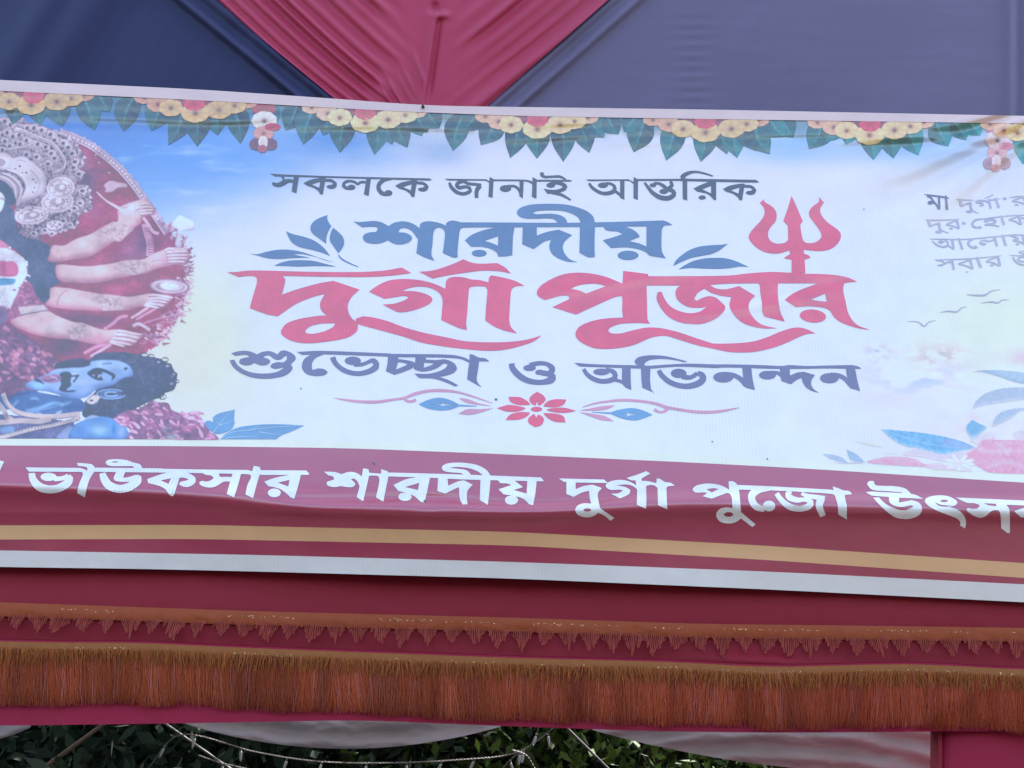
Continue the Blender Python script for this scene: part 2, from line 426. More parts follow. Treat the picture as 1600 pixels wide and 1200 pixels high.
def gold_c(x, n):
    a = np.clip(.22 + vnoise(x / 5.0, x * 0 + 2) * .4 + RNG.random(n) * .25, 0, 1)[:, None]; m_ = smoothstep(500, 1500, x)[:, None]
    c = np.array([.31, .036, .016]) * (1 - a) + np.array([.46, .092, .030]) * a
    pk = (RNG.random(n) < .12)[:, None]; c = np.where(pk, np.array([.44, .115, .085]), c) * np.array([1.0, 1.12, 1.1]) * (.62 + .62 * vnoise(x / 22, x * 0 + 8))[:, None]
    return c * (1 - .25 * m_) + np.array([.38, .028, .02]) * .25 * m_
thread_stuff('fringe_threads', 15000, lambda x: T2(x) + 12, -0.044, d_lo, 78, 92, .36, lo, gold_c, 6.5)
thread_stuff('fringe_knots', 3600, lambda x: T2(x) + 9, -0.052, d_lo, 10, 36, .45, lo, lambda x, n: np.array([.38, .115, .03]) * RNG.uniform(.6, 1.2, n)[:, None], 1.5)
# glints of metal thread in both braids
def glints(name, n, top, dy, y0, disp, parent):
    x = RNG.uniform(-420, 2020, n); keep = vnoise(x / 55, x * 0 + 3) > .42; x = x[keep]
    y = top(x) + dy + RNG.normal(0, 1.1, len(x)); s = RNG.uniform(.5, 1.3, len(x))
    c = at(x, y, y0 - disp(x, y)); e = at(x + s, y, y0 - disp(x, y)) - c; up_ = at(x, y - s * .7, y0 - disp(x, y)) - c
    fw_ = np.array([0, -.0015, 0])
    V = np.stack([c - e, c + up_, c + e, c - up_, c + fw_], 1)
    F = np.array([(0, 4, 1), (1, 4, 2), (2, 4, 3), (3, 4, 0)])[None] + (np.arange(len(x)) * 5)[:, None, None]
    tag(mesh_obj(name, V.reshape(-1, 3), F.reshape(-1, 3), GLIT, parent, smooth=False), None, kind='stuff')
glints('glitter', 900, T2, 10.0, -0.046, d_lo, lo)
glints('glitter', 420, T1, 8.0, -0.003, d_up, up)
# ================================================================ the banner
BORD = curve([-420, 0, 300, 600, 800, 1100, 1600, 2020], [118, 142, 156, 173, 181, 186, 193, 199])
CR0 = curve([-420, 0, 300, 540, 800, 1070, 1260, 1600, 2020], [682, 685, 687, 690, 698, 711, 722, 742, 768])
CR1 = curve([-420, 0, 300, 540, 800, 1070, 1260, 1600, 2020], [693, 696, 697, 700, 710, 722, 732, 754, 780])
GD0 = curve([-420, 0, 300, 800, 1200, 1600, 2020], [822, 821, 820, 831, 853, 880, 908])
GD1 = curve([-420, 0, 300, 800, 1200, 1600, 2020], [843, 843, 842, 852, 875, 903, 931])
WH0 = curve([-420, 0, 400, 800, 1200, 1600, 2020], [853, 860, 867, 878, 893, 913, 934])
FOLD = curve([-420, 0, 300, 450, 600, 800, 950, 1070, 1300, 1600, 2020], [760, 764, 778, 796, 802, 806, 800, 793, 797, 806, 815])

def dban(X, Y):
    """how far the vinyl stands off the gate, metres towards the viewer"""
    X = np.asarray(X, float); Y = np.asarray(Y, float)
    mm = 0.0023                                   # metres per pixel here
    F = FOLD(X)
    q = Y - F
    # belly: leans gently outwards down to the fold, then turns back under
    tv = np.clip((Y - 150) / 620, 0, 1.05)
    d = 0.135 + 1.4 * (-0.11 * tv + 0.135 * tv * tv)
    sp = 9.0
    soft = sp * np.log1p(np.exp(np.clip(q / sp, -40, 40)))          # 0 above fold, q below
    soft = soft - .42 * 12.0 * np.log1p(np.exp(np.clip((q - 48) / 12.0, -40, 40)))
    d = d - 0.66 * mm * soft
    d = d + 0.026 * np.exp(-((q + 8) / 17) ** 2)                   # swollen lip on the fold
    # second crease running through the middle words of the red band
    c2 = F - 21 + 4 * np.sin(X / 60.0)
    win = smoothstep(380, 520, X) * smoothstep(1060, 900, X)
    d = d - 0.012 * win * np.exp(-((Y - c2) / 7) ** 2)
    d = d + 0.006 * smoothstep(300, 420, X) * smoothstep(560, 440, X) * np.exp(-((Y - 771) / 6) ** 2)
    # pinch by the middle word
    r2 = ((X - 668) / 24) ** 2 + ((Y - 788) / 9) ** 2
    d = d - 0.006 * np.exp(-r2)
    # tension folds from the tied top right corner
    ox, oy = 1690.0, 150.0
    rr = np.hypot(X - ox, Y - oy); th = np.degrees(np.arctan2(Y - oy, ox - X))
    for t0, w, a in ((10, 2.2, .008), (15, 2.6, -.009), (21, 3.2, .012), (28, 3.6, -.011), (35, 4.0, .013), (43, 4.8, -.011), (54, 6, .011)):
        d = d + a * np.exp(-((th - t0 - 2 * np.sin(rr / 130)) / w) ** 2) * smoothstep(30, 160, rr) * smoothstep(620, 230, rr)
    # creases through the red lettering, right half
    for yy, a, x0, x1, s in ((482, .0045, 1080, 1270, -.13), (468, .0036, 1150, 1300, -.18), (508, .003, 1100, 1240, -.1), (440, .005, 870, 1090, -.16), (452, -.004, 1190, 1330, -.25)):
        q2 = Y - yy - s * (X - (x0 + x1) / 2)
        d = d + a * np.exp(-(q2 / 8) ** 2) * smoothstep(x0 - 40, x0 + 40, X) * smoothstep(x1 + 40, x1 - 40, X)
    # fine ripples under the top hem, pucker at the tie
    rip = (0.0026 * np.sin(Y / 3.3 + 1.5 * np.sin(X / 70) + X / 140) + .0022 * np.sin(Y / 5.1 - X / 95)) * np.exp(-((Y - BORD(X) - 26) / 20) ** 2) * (.35 + fbm(X / 80, Y / 40))
    d = d + rip
    d = d + 0.012 * np.exp(-(((X - 660) / 55) ** 2 + ((Y - 176) / 30) ** 2)) - .010 * np.exp(-(((X - 660) / 16) ** 2 + ((Y - 166) / 10) ** 2))
    # soft overall waviness
    d = d + 0.010 * np.sin(X / 330 + Y / 210) + 0.006 * np.sin(X / 150 - Y / 170 + 1.3) + 0.006 * fbm(X / 110, Y / 80)
    # bottom strip flutters
    d = d + 0.005 * np.sin(X / 85 + 1) * smoothstep(830, 930, Y)
    return d
BY = 0.0
def on_banner(X, Y, lift=0.0):
    return at(X, Y, BY - dban(X, Y) - lift)

# ---- print: what the vinyl shows as a background
def bg(X, Y):
    c = np.empty(X.shape + (3,)); c[...] = (217, 229, 253)
    def mixc(w, col):
        nonlocal c
        w = np.clip(w, 0, 1)[..., None]; c = c * (1 - w) + np.array(col, float) * w
    G = lambda x, y, sx, sy: np.exp(-(((X - x) / sx) ** 2 + ((Y - y) / sy) ** 2))
    n = fbm(X / 130, Y / 26, 5); n2 = fbm(X / 70 + 40, Y / 45 + 9, 5)
    top = smoothstep(340, 190, Y)
    mixc(smoothstep(400, 215, Y) * .6, (203, 214, 238)); mixc(smoothstep(1250, 1560, X) * smoothstep(420, 640, Y) * .5, (240, 234, 244)); mixc(smoothstep(560, 680, Y) * .5, (228, 234, 250))  # greyer top, brighter bottom: partly cloud print, partly sky light put in
    # blue sky, upper left and in patches along the top
    mixc(smoothstep(560, 240, X + (Y - 200) * .35) * smoothstep(470, 200, Y) * (.75 + .5 * n), (84, 154, 244))
    mixc(smoothstep(480, 180, X + (Y - 200) * .6) * smoothstep(340, 180, Y) * (.7 + .4 * n2), (50, 110, 206))
    mixc(G(520, 225, 120, 38) * (.5 + .8 * n), (70, 134, 222))
    mixc(G(330, 250, 130, 50) * (.4 + .9 * n), (76, 146, 236))
    mixc(G(690, 235, 45, 22) * (.2 + .9 * n2), (140, 172, 222)); mixc(G(860, 215, 160, 20) * .5, (170, 192, 230))
    mixc(G(1235, 228, 90, 24) * (.55 + .6 * n), (118, 178, 248)); mixc(G(1420, 232, 150, 22) * (.55 + .5 * n), (128, 182, 248))
    mixc(G(1500, 245, 90, 40) * .35, (150, 190, 245))
    mixc(smoothstep(.5, .78, n) * smoothstep(470, 300, Y) * smoothstep(480, 330, X) * .75, (205, 222, 250))
    bo = Y - BORD(X); teal_w = np.interp(X, [0, 430, 500, 1000, 1250, 1600], [.9, .85, .75, .7, .65, .45])
    mixc(smoothstep(34, 8, bo + 12 * (vnoise(X / 11, X * 0 + 5) - .5)) * teal_w, (52, 104, 122)); mixc(smoothstep(60, 14, bo) * smoothstep(470, 380, X) * .55, (44, 96, 130))
    # yellow-green glow right of the goddess, cream haze low down
    mixc(G(315, 520, 85, 130) * .85, (222, 228, 198)); mixc(G(300, 590, 100, 80) * (.4 + .5 * n2), (232, 222, 200))
    mixc(G(360, 640, 110, 50) * (.3 + .5 * n), (218, 224, 222)); mixc(G(250, 560, 60, 60) * (.5 * n2 + .2), (216, 212, 205))
    # right: cream, pink and pale blue watercolour
    mixc(G(1520, 540, 180, 110) * .85, (242, 234, 222)); mixc(G(1610, 480, 150, 90) * .6, (248, 234, 206)); mixc(G(1460, 690, 240, 60) * .9, (244, 220, 230)); mixc(G(1150, 700, 260, 40) * .5, (242, 234, 232))
    mixc(G(1430, 590, 85, 26) * smoothstep(.38, .62, fbm(X / 38, Y / 13, 5)), (176, 200, 234))
    mixc(G(1400, 622, 75, 17) * (.25 + .5 * n2), (188, 206, 240)); mixc(G(1372, 553, 22, 14) * smoothstep(.4, .65, fbm(X / 13, Y / 9)), (168, 186, 212))
    mixc(G(1468, 556, 40, 16) * smoothstep(.42, .62, fbm(X / 14, Y / 7, 4)), (184, 186, 190))
    mixc(G(1600, 560, 40, 14) * smoothstep(.35, .7, n2), (226, 196, 208)); mixc(G(1545, 640, 50, 30) * .35, (214, 222, 226))
    mixc(G(1520, 662, 60, 20) * smoothstep(.4, .7, fbm(X / 16, Y / 12)), (206, 208, 218))
    mixc(smoothstep(.55, .8, fbm(X / 46, Y / 12, 5)) * .35 * smoothstep(250, 420, X) * smoothstep(700, 560, Y) * 0 , (205, 210, 230))
    return c
SHEET_ROWS = []
dark = (146, 36, 72)
def band_rows(c0, c1, n, colfun):
    SHEET_ROWS.append((c0, c1, n, colfun))
flat = lambda col: (lambda X, Y: np.broadcast_to(np.array(col, float), X.shape + (3,)) + (fbm(X / 60, Y / 30)[..., None] - .5) * 6)
marn = lambda X, Y: np.array([152., 42, 82]) + (fbm(X / 90, Y / 40)[..., None] - .5) * np.array([10., 6, 8])
band_rows(BAN_TOP, BORD, 10, flat((214, 208, 214)))
band_rows(BORD, CR0, 330, bg)
band_rows(CR0, CR1, 8, flat((246, 232, 222)))
band_rows(CR1, GD0, 80, marn)
band_rows(GD0, GD1, 12, flat((222, 182, 142)))
band_rows(GD1, WH0, 10, marn)
band_rows(WH0, BAN_BOT, 12, flat((238, 230, 246)))
cols = np.concatenate([np.arange(-420, -12, 10.0), np.arange(-12, 1612, 1.62), np.arange(1620, 2021, 10.0)])
VX, VY, VC = [], [], []
for (c0, c1, n_, cf) in SHEET_ROWS:
    a, b_ = c0(cols), c1(cols)
    v = np.linspace(0.0, 1.0, n_)[:, None]; v = v * (1 - 0.004) + 0.002
    X = np.broadcast_to(cols, (n_, len(cols))); Y = a * (1 - v) + b_ * v
    VX.append(X); VY.append(Y); VC.append(cf(X, Y))
X = np.concatenate(VX); Y = np.concatenate(VY); Cc = np.concatenate(VC)
banner = empty('festival_banner')
tag(banner, 'wide printed vinyl banner with Bengali festival greeting, hung across the gate', 'banner')
INK = vinyl('printed_vinyl')
P = on_banner(X, Y)
mesh_obj('vinyl_sheet', P.reshape(-1, 3), grid_faces(*X.shape), INK, banner, col=alb(Cc).reshape(-1, 3))
# plain back of the sheet, so that it has a body from the side
cb = np.linspace(-420, 2020, 240); rb = np.linspace(0.004, .996, 90)[:, None]
Xb = np.broadcast_to(cb, (90, 240)); Yb = BAN_TOP(cb) * (1 - rb) + BAN_BOT(cb) * rb
BACK, _, _ = principled('vinyl_back', .6, (.6, .6, .6))
mesh_obj('sheet_back', at(Xb, Yb, BY - dban(Xb, Yb) + .004).reshape(-1, 3), grid_faces(90, 240)[:, ::-1], BACK, banner)

# ---- flat shapes printed on it
def parse(s):
    out = []
    for tok in s.split():
        c = tok.endswith('!'); out.append((*[float(q) for q in tok.rstrip('!').split(',')], c))
    return out
def spline(pts, closed=True, step=3.0):
    """Catmull-Rom through the points; '!' points are corners. pts: [(x,y[,w],corner)]"""
    A = np.array([p[:-1] for p in pts], float); cor = [p[-1] for p in pts]; n = len(A); out = []
    for i in range(n if closed else n - 1):
        j = (i + 1) % n
        p1, p2 = A[i], A[j]
        p0 = A[(i - 1) % n] if (closed or i > 0) else p1
        p3 = A[(j + 1) % n] if (closed or j < n - 1) else p2
        L = np.hypot(*(p2 - p1)[:2]); k = max(1, int(L / step))
        m1 = (p2 - p1) if cor[i] else (p2 - p0) * 0.5
        m2 = (p2 - p1) if cor[j] else (p3 - p1) * 0.5
        # keep tangents no longer than the chord
        for m in (m1, m2):
            l = np.hypot(*m[:2])
            if l > 1.1 * L and l > 0: m *= 1.1 * L / l
        t = np.arange(k)[:, None] / k
        h = (2 * t ** 3 - 3 * t ** 2 + 1) * p1 + (t ** 3 - 2 * t ** 2 + t) * m1 + (-2 * t ** 3 + 3 * t ** 2) * p2 + (t ** 3 - t ** 2) * m2
        out.append(h)
    if not closed: out.append(A[-1:])
    return np.concatenate(out)
def ell(cx, cy, rx, ry, rot=0, n=28):
    t = np.linspace(0, 2 * np.pi, n, endpoint=False); r = math.radians(rot)
    x, y = rx * np.cos(t), ry * np.sin(t)
    return np.stack([cx + x * math.cos(r) - y * math.sin(r), cy + x * math.sin(r) + y * math.cos(r)], 1)
def stroke(pts, step=3.0):
    c = spline(pts, False, step); w = c[:, 2] / 2
    tg = np.gradient(c[:, :2], axis=0); tg /= np.linalg.norm(tg, axis=1)[:, None] + 1e-9
    nn = np.stack([-tg[:, 1], tg[:, 0]], 1)
    return np.concatenate([c[:, :2] + nn * w[:, None], (c[:, :2] - nn * w[:, None])[::-1]])
def winding(P, poly):
    """non-zero winding test, vectorised"""
    x, y = P[:, 0][:, None], P[:, 1][:, None]
    a = poly; b = np.roll(poly, -1, 0)
    up_ = (a[:, 1] <= y) & (b[:, 1] > y); dn = (a[:, 1] > y) & (b[:, 1] <= y)
    side = (b[:, 0] - a[:, 0]) * (y - a[:, 1]) - (x - a[:, 0]) * (b[:, 1] - a[:, 1])
    return (np.sum(up_ & (side > 0), 1) - np.sum(dn & (side < 0), 1)) != 0
def shapes_from(text):
    """P/H outline/hole, S stroke with widths, E/D ellipse/elliptic hole, F frame x0 y0 scale, O offset"""
    fx = fy = 0.0; sc = 1.0; ox = oy = 0.0; pos, neg = [], []
    for line in text.strip().splitlines():
        line = line.strip()
        if not line: continue
        k, rest = line[0], line[1:].strip()
        conv = lambda a: np.stack([(a[:, 0] + ox) / sc + fx, (a[:, 1] + oy) / sc + fy], 1)
        st = 2.6 * sc
        if k == 'F': fx, fy, sc = map(float, rest.split()); ox = oy = 0
        elif k == 'O': ox, oy = map(float, rest.split())
        elif k in 'PH': (pos if k == 'P' else neg).append(conv(spline(parse(rest), True, st)))
        elif k == 'S': pos.append(conv(stroke(parse(rest), st)))
        elif k in 'ED': (pos if k == 'E' else neg).append(conv(ell(*map(float, rest.split(',')))))
    return pos, neg
def flat_mesh(name, pos, neg, mat, parent, lift=0.0013, grid=4.0, label=None, surf=None):
    vs, es = [], []
    for p in pos + neg:
        keep = np.hypot(*(p - np.roll(p, 1, 0)).T) > 0.15; p = p[keep]
        k = len(vs); m = len(p)
        vs += [Vector(q) for q in p.tolist()]; es += [(k + i, k + (i + 1) % m) for i in range(m)]
    al = np.concatenate(pos); x0, y0 = al.min(0); x1, y1 = al.max(0)
    gx, gy = np.meshgrid(np.arange(x0 + grid / 2, x1, grid), np.arange(y0 + grid / 2, y1, grid))
    gp = np.stack([gx.ravel() + .37 * (np.arange(gx.size) % 3), gy.ravel() + .29 * (np.arange(gx.size) % 2)], 1)
    ins = np.zeros(len(gp), bool)
    for p in pos: ins |= winding(gp, p)
    vs += [Vector(q) for q in gp[ins].tolist()]
    rv, re, rf = delaunay_2d_cdt(vs, es, [], 0, 1e-4)[:3]
    V = np.array([tuple(v) for v in rv]); T = np.array([tuple(f) for f in rf if len(f) == 3])
    c = V[T].mean(1)
    ins = np.zeros(len(T), bool); out = np.zeros(len(T), bool)
    for p in pos: ins |= winding(c, p)
    for p in neg: out |= winding(c, p)
    T = T[ins & ~out]
    used = np.unique(T); mp = np.zeros(len(V), int); mp[used] = np.arange(len(used)); V = V[used]; T = mp[T]
    Pn = (surf or on_banner)(V[:, 0], V[:, 1], lift)
    # wind so that faces look at the viewer
    a, b_, c_ = Pn[T[:, 0]], Pn[T[:, 1]], Pn[T[:, 2]]
    flip = np.cross(b_ - a, c_ - a)[:, 1] > 0
    T[flip] = T[flip][:, ::-1]
    o = mesh_obj(name, Pn, T, mat, parent)
    if label: o['label'] = label
    return o

INKS = {k: vinyl('ink_' + k, tuple(alb(c, s=0.0 if min(c) > 150 else .035))) for k, c in dict(
    charcoal=(58, 62, 76), blue=(80, 116, 166), red=(208, 78, 110), violet=(98, 102, 146), grey=(160, 168, 198), slate=(96, 104, 134),  # violet: the dark ink with its wash of sky gloss put in
    white=(226, 234, 252), rose=(196, 146, 176), azure=(96, 152, 206), vein=(178, 214, 244), pale_blue=(172, 192, 226), sky=(134, 184, 232),
    blush=(230, 178, 204), cream=(238, 232, 240), teal=(120, 160, 200), soot=(70, 70, 90), mauve=(150, 120, 142), plum=(150, 78, 104), salmon=(196, 142, 146)).items()}
K1 = """P 335,160! 400,128 500,108! 545,108! 545,118 610,125 655,165 640,205 600,217 560,205 555,190 575,178 600,178 620,165 600,150 540,145! 520,268! 495,268! 480,240 430,205 370,185
H 410,172! 495,145! 485,205!"""
WORDS = [
('charcoal', 'first word of the greeting, dark grey letters under the leaf garland', """F 420 260 6.1538
P 10,68! 130,76 500,90 1000,103 1545,115! 1570,130! 1545,135! 1000,120 500,106 130,95 60,95!
P 60,92! 120,98 135,120 125,140 75,160 45,150 28,160 50,188 100,197 150,180 190,155 235,155! 235,130 200,120 150,125! 150,105 145,90!
P 240,90! 290,95! 265,258! 220,240!
""" + K1 + """
S 800,205,40 750,208,32 718,185,32 735,150,28 790,140,24 835,155,24 855,172,24 880,152,24 930,150,24
E 795,200,38,25
P 940,108! 982,110! 960,283! 915,268!
S 1180,118,20 1110,130,34 1065,165,42 1055,210,40 1085,255,40 1130,268,32 1160,255,50
E 1150,255,38,28
O 880 25
""" + K1),
('charcoal', 'second word of the greeting, dark grey letters beside the first', """F 690 260 6.1538
P 30,118! 200,120 430,123! 470,150! 460,165! 430,138 200,136 60,134!
S 490,132,16 800,135,16 860,150,20 885,175,14
P 905,127! 1230,128! 1260,140! 1230,145! 905,145!
S 75,155,24 95,200,32 150,250,34 220,262,32 275,235,36 270,205,30 220,195,30 170,205,36 145,180,36 165,155,34 210,142,30
S 210,140,30 260,165,28 330,172,28 380,185,40
S 370,185,44 340,225,40 335,270,36 337,302,34
P 462,100! 500,122! 490,300! 450,290!
E 615,212,55,32
S 630,190,24 700,190,24 745,225,28 768,280,30
P 748,135! 790,135! 780,308! 748,285! 750,200
P 875,103! 915,125! 912,308! 868,292!
E 965,70,20,15
S 955,78,26 990,100,26 1060,98,22 1140,98,24 1195,126,14
E 1050,180,42,24
S 1045,172,40 1090,158,30 1150,165,34 1190,195,40 1160,225,36 1090,240,30 1030,235,26
P 980,213! 1060,228 1130,235! 1120,265 1060,260 1020,264!
S 1060,250,30 1140,268,28 1200,297,22 1242,324,16"""),
('charcoal', 'third word of the greeting, dark grey letters left of the trident', """F 930 260 6.1538
P -92,126! 320,123! 368,150! 368,168! 320,138 -60,140!
S 400,130,18 830,128,18
P 820,117! 1545,128! 1578,152! 1540,155! 820,140!
S -57,160,22 -40,190,28 0,225,30 60,255,32 120,258,36 180,235,40 185,190,30 145,165,24 100,160,22
E 75,180,48,26
S 180,230,30 230,265,24 262,304,24
P 240,138! 282,138! 280,320! 240,300!
P 370,100! 412,125! 410,322! 368,305!
S 475,155,20 500,190,26 550,250,36 620,295,44 700,305,46 755,275,44 750,238,40 710,225,36
E 660,240,42,24
S 665,235,40 710,210,40 738,180,36 725,140,26
E 555,180,32,20
S 565,160,24 620,165,26 660,190,34 690,215,30
P 818,100 840,70 900,45 970,42 1060,60 1140,90! 1125,97! 1050,75 970,62 910,75 870,100 860,122! 830,122!
P 840,115! 885,115! 885,328! 842,312!
P 945,212! 1020,175 1115,140! 1163,140! 1163,325! 1140,318 1080,265 980,240!
H 1030,220! 1115,185! 1115,260!
E 1030,298,35,20
O 893 57
""" + K1),
('blue', 'large blue word in the second line of the greeting', """F 540 320 6.1538
P 75,160! 130,165 200,160 280,155 350,170 415,205! 460,175 540,158 620,170 680,200 712,228! 715,190 745,165 800,157 860,165 920,180 965,200! 968,175 1010,152 1060,155 1110,168! 1600,170! 1600,215! 1130,218 1105,230 1095,260 1085,350 1075,470 1080,502! 1055,508 1030,505 935,463! 945,380 955,290 950,250 925,225 890,218 860,235 845,265 835,380 825,480 855,537! 760,505 680,463! 690,390 697,330! 670,295 640,255 600,230 550,222 515,240 512,265! 570,268 620,290 640,320 610,360 540,380 470,375 405,340! 350,365 280,375 200,360 165,320 180,285 230,265 290,260 310,240 300,215 250,210 160,215!
P 1148,340! 1210,290 1320,245 1450,216! 1625,213! 1610,300 1603,485! 1540,495 1468,497! 1455,460 1400,425 1320,405 1205,402!
H 1335,345! 1468,300! 1465,393! 1400,365
E 1285,465,72,33
F 790 320 6.1538
P -20,170! 600,172 1200,160 1515,150! 1560,165 1605,195! 1530,198 1400,205 850,212! -20,215!
P 165,210! 300,210! 300,295! 400,260 510,238! 640,290! 570,350 550,410 570,470 620,525 695,550! 600,545 500,510 440,460 420,390 440,335! 370,355 270,425! 160,378!
P 715,205! 860,205! 855,380 858,500! 800,505 710,460!
P 860,172! 840,110 780,60 680,20 560,-5 380,-10 230,0 140,30 108,70 130,110 200,132 300,132 420,130 470,140 500,172! 595,172! 570,125 510,95 420,85 300,90 258,78! 300,60 420,52 560,60 660,95 705,130 722,174!
P 940,208! 1145,208! 1220,235 1270,275 1290,305! 1190,350! 1280,370 1355,400! 1355,203! 1530,196! 1505,230 1500,300 1502,440 1540,515! 1385,488! 1340,450 1250,420 1140,408 1015,415! 935,340! 1040,310 1125,280! 1080,258 990,250 955,235
E 1178,485,100,45"""),
('red', 'largest red word on the left, with a long swash below', """F 350 400 6.1538
P 30,155! 120,153 230,140 400,140 700,148 1000,153 1300,153 1550,138 1709,110! 1801,163! 1600,188 1350,200 1000,198 565,190! 590,225! 575,300 555,372! 700,320 900,265 1050,238! 1305,322! 1230,390 1190,470 1200,550 1235,605! 1280,640 1287,680 1270,730 1180,785 1000,820 800,838 650,815 560,760 548,720 600,650 720,605 900,575 985,570! 935,520 925,450 970,362! 850,395 700,455 600,520 515,580! 400,555 248,500! 280,380 315,260 310,205 250,190 140,200!
H 780,720 830,675 930,650 1070,645! 1050,680 960,725 850,747 790,740
F 570 400 5.7143
P -80,560! -20,538! 60,545 200,580 350,635 530,685 750,730 900,760 1100,770 1300,765 1450,745 1580,708! 1500,765 1380,805 1250,835 1100,845 900,830 700,805 500,770 350,720 150,665 0,625 -80,600!
P 485,140! 600,130 720,95 800,65 880,28! 960,60 1050,68 1180,62! 1250,100 1305,155! 1200,135 1050,130 850,155 700,180 605,200!
P 38,318! 120,260 230,215 370,205 520,220 640,255 720,293! 725,230 745,200 800,185 880,190 950,208 1030,215 1105,235! 1110,190 1130,172! 1250,195 1350,225 1425,265! 1360,268 1320,285 1305,320 1295,450 1290,580 1310,640 1360,690! 1250,665 1160,630 1075,575! 1085,430 1095,300 1080,275 1040,270 980,270 935,285 925,350 915,500 905,600 912,660! 850,645 780,615 682,570! 690,480 695,400 680,350 640,310 570,280 480,272 400,285 330,312! 450,315 560,345 605,385 570,430 450,480 320,502 250,480 160,432! 260,425 340,400 390,370 350,355 280,365 175,382!"""),
('red', 'largest red word on the right, crowned by the trident', """F 830 400 5.7143
P 50,325 80,270 180,205 300,160 430,148 560,160 680,190 815,245! 822,132! 1045,160! 1042,260! 1030,262! 1035,450 1040,570 1065,603! 950,597 800,605 720,630 688,660 710,688 800,690 900,665 1020,640 1130,640 1240,660 1350,690 1480,735 1620,780! 1620,825! 1500,800 1350,755 1220,715 1130,715 1050,735 950,780 850,810 700,828 560,820 440,765 395,705 420,640 500,595 640,560 820,548! 812,480 815,400 810,355! 750,365 600,430 400,522! 190,455! 340,385! 330,355 260,355 125,392! 70,365
H 352,292! 420,262 520,247 600,250 670,268! 490,335! 430,308
F 1090 400 5.7143
P -450,180! 100,178 300,172 450,155 650,142 830,148! 970,158! 1100,160 1250,172 1350,195 1425,230! 1370,232 1310,242! 1090,243! 720,242! 300,245 95,257! -180,262! -450,262!
P 90,766! 134,780 300,780 480,765 620,725 740,675 860,640 950,645 1055,690! 980,695 900,725 780,780 650,825 500,855 350,860 250,850 134,825 90,812!
P -366,380 -356,320! -321,318! -296,380 -246,445 -166,490 -66,510 20,495 90,445! 40,460 -40,460 -106,445 -176,395 -198,340 -186,290 -146,258! 95,250! 170,290 260,295 370,268! 515,355! 470,400 455,460 490,540 570,610 710,645! 590,645 480,625 380,580 310,500 285,440 300,365! 220,355 130,330 60,290! 0,330 -30,385 -10,398 40,375 100,358 160,370 220,420 248,460 210,520 130,575 30,605 -60,605 -160,590 -260,540 -330,460
P 540,235! 720,235! 715,300 720,380 740,500 780,585! 600,540! 580,500 575,420 560,320 555,260
P 778,390! 850,335 960,285 1090,238! 1312,235! 1300,300 1320,400 1350,520 1420,610 1540,660! 1420,640 1290,595 1220,545 1180,485 1120,460 1000,448 880,455!
H 1010,388! 1140,335! 1155,408! 1080,400
E 1030,535,118,58,5"""),
('violet', 'first grey violet word in the fourth line of the greeting', """F 350 540 6.1538
P 70,75! 130,55 210,50 270,62 320,85! 360,62 430,52 480,65 515,85! 540,55 580,45 640,65 685,100 690,130 640,180! 660,210 640,250 580,290 480,312 370,318 250,300 140,250 80,195 55,140! 100,135! 130,185 200,235 290,262 400,268 500,255 560,225 580,205! 540,215 480,222 445,200 460,175 520,158 570,160 605,130 605,100 585,100 550,130 510,137 470,120 440,95 400,95 375,115! 420,125 445,150 420,180 360,190 290,165! 250,185 190,187 145,165 150,135 200,115 240,112 235,95 200,87 110,97!
P 700,60! 950,50 1600,75! 1600,105! 960,82! 880,120 845,170 850,235! 900,220 960,225 995,255 960,285 880,292 800,275 755,230 750,180 780,120 840,88! 750,88!
S 1045,110,54 1065,160,48 1120,215,46 1200,255,46 1300,268,46 1400,245,52 1460,205,60 1465,175,56 1440,145,50 1410,142,40
S 1415,142,36 1360,170,34 1310,182,36 1250,180,40
E 1238,145,78,40
F 580 540 5.3333
P 150,68! 300,70 560,72 700,80 780,100 822,122! 815,140! 740,110 560,98 150,95!
P 140,86! 225,90! 225,112! 290,120 360,140 350,180 280,215 195,243! 122,213! 135,150
H 225,135! 300,155 205,200!
P 370,88! 455,90! 455,115! 540,120 620,115 690,145 715,190 690,225 640,245 570,262! 640,285 725,330! 700,340! 620,305 520,275 400,270! 360,232! 470,235 560,215 620,185 635,155 600,150 560,180 500,205 420,215 355,190 365,140
H 440,140! 520,152 438,185!
P 820,72! 850,75 895,98 950,105 985,132! 900,130! 890,200 880,290 920,348! 800,280! 808,200 818,140"""),
('violet', 'single grey violet letter in the middle of the fourth line', """F 580 540 5.3333
S 1170,148,46 1180,190,50 1240,255,52 1320,295,46 1420,305,42 1500,285,60 1512,258,56 1480,238,44
S 1495,238,44 1420,225,44
E 1405,222,38,22
S 1495,228,50 1508,188,50 1460,152,34 1390,147,36 1320,165,40
E 1320,185,52,26"""),
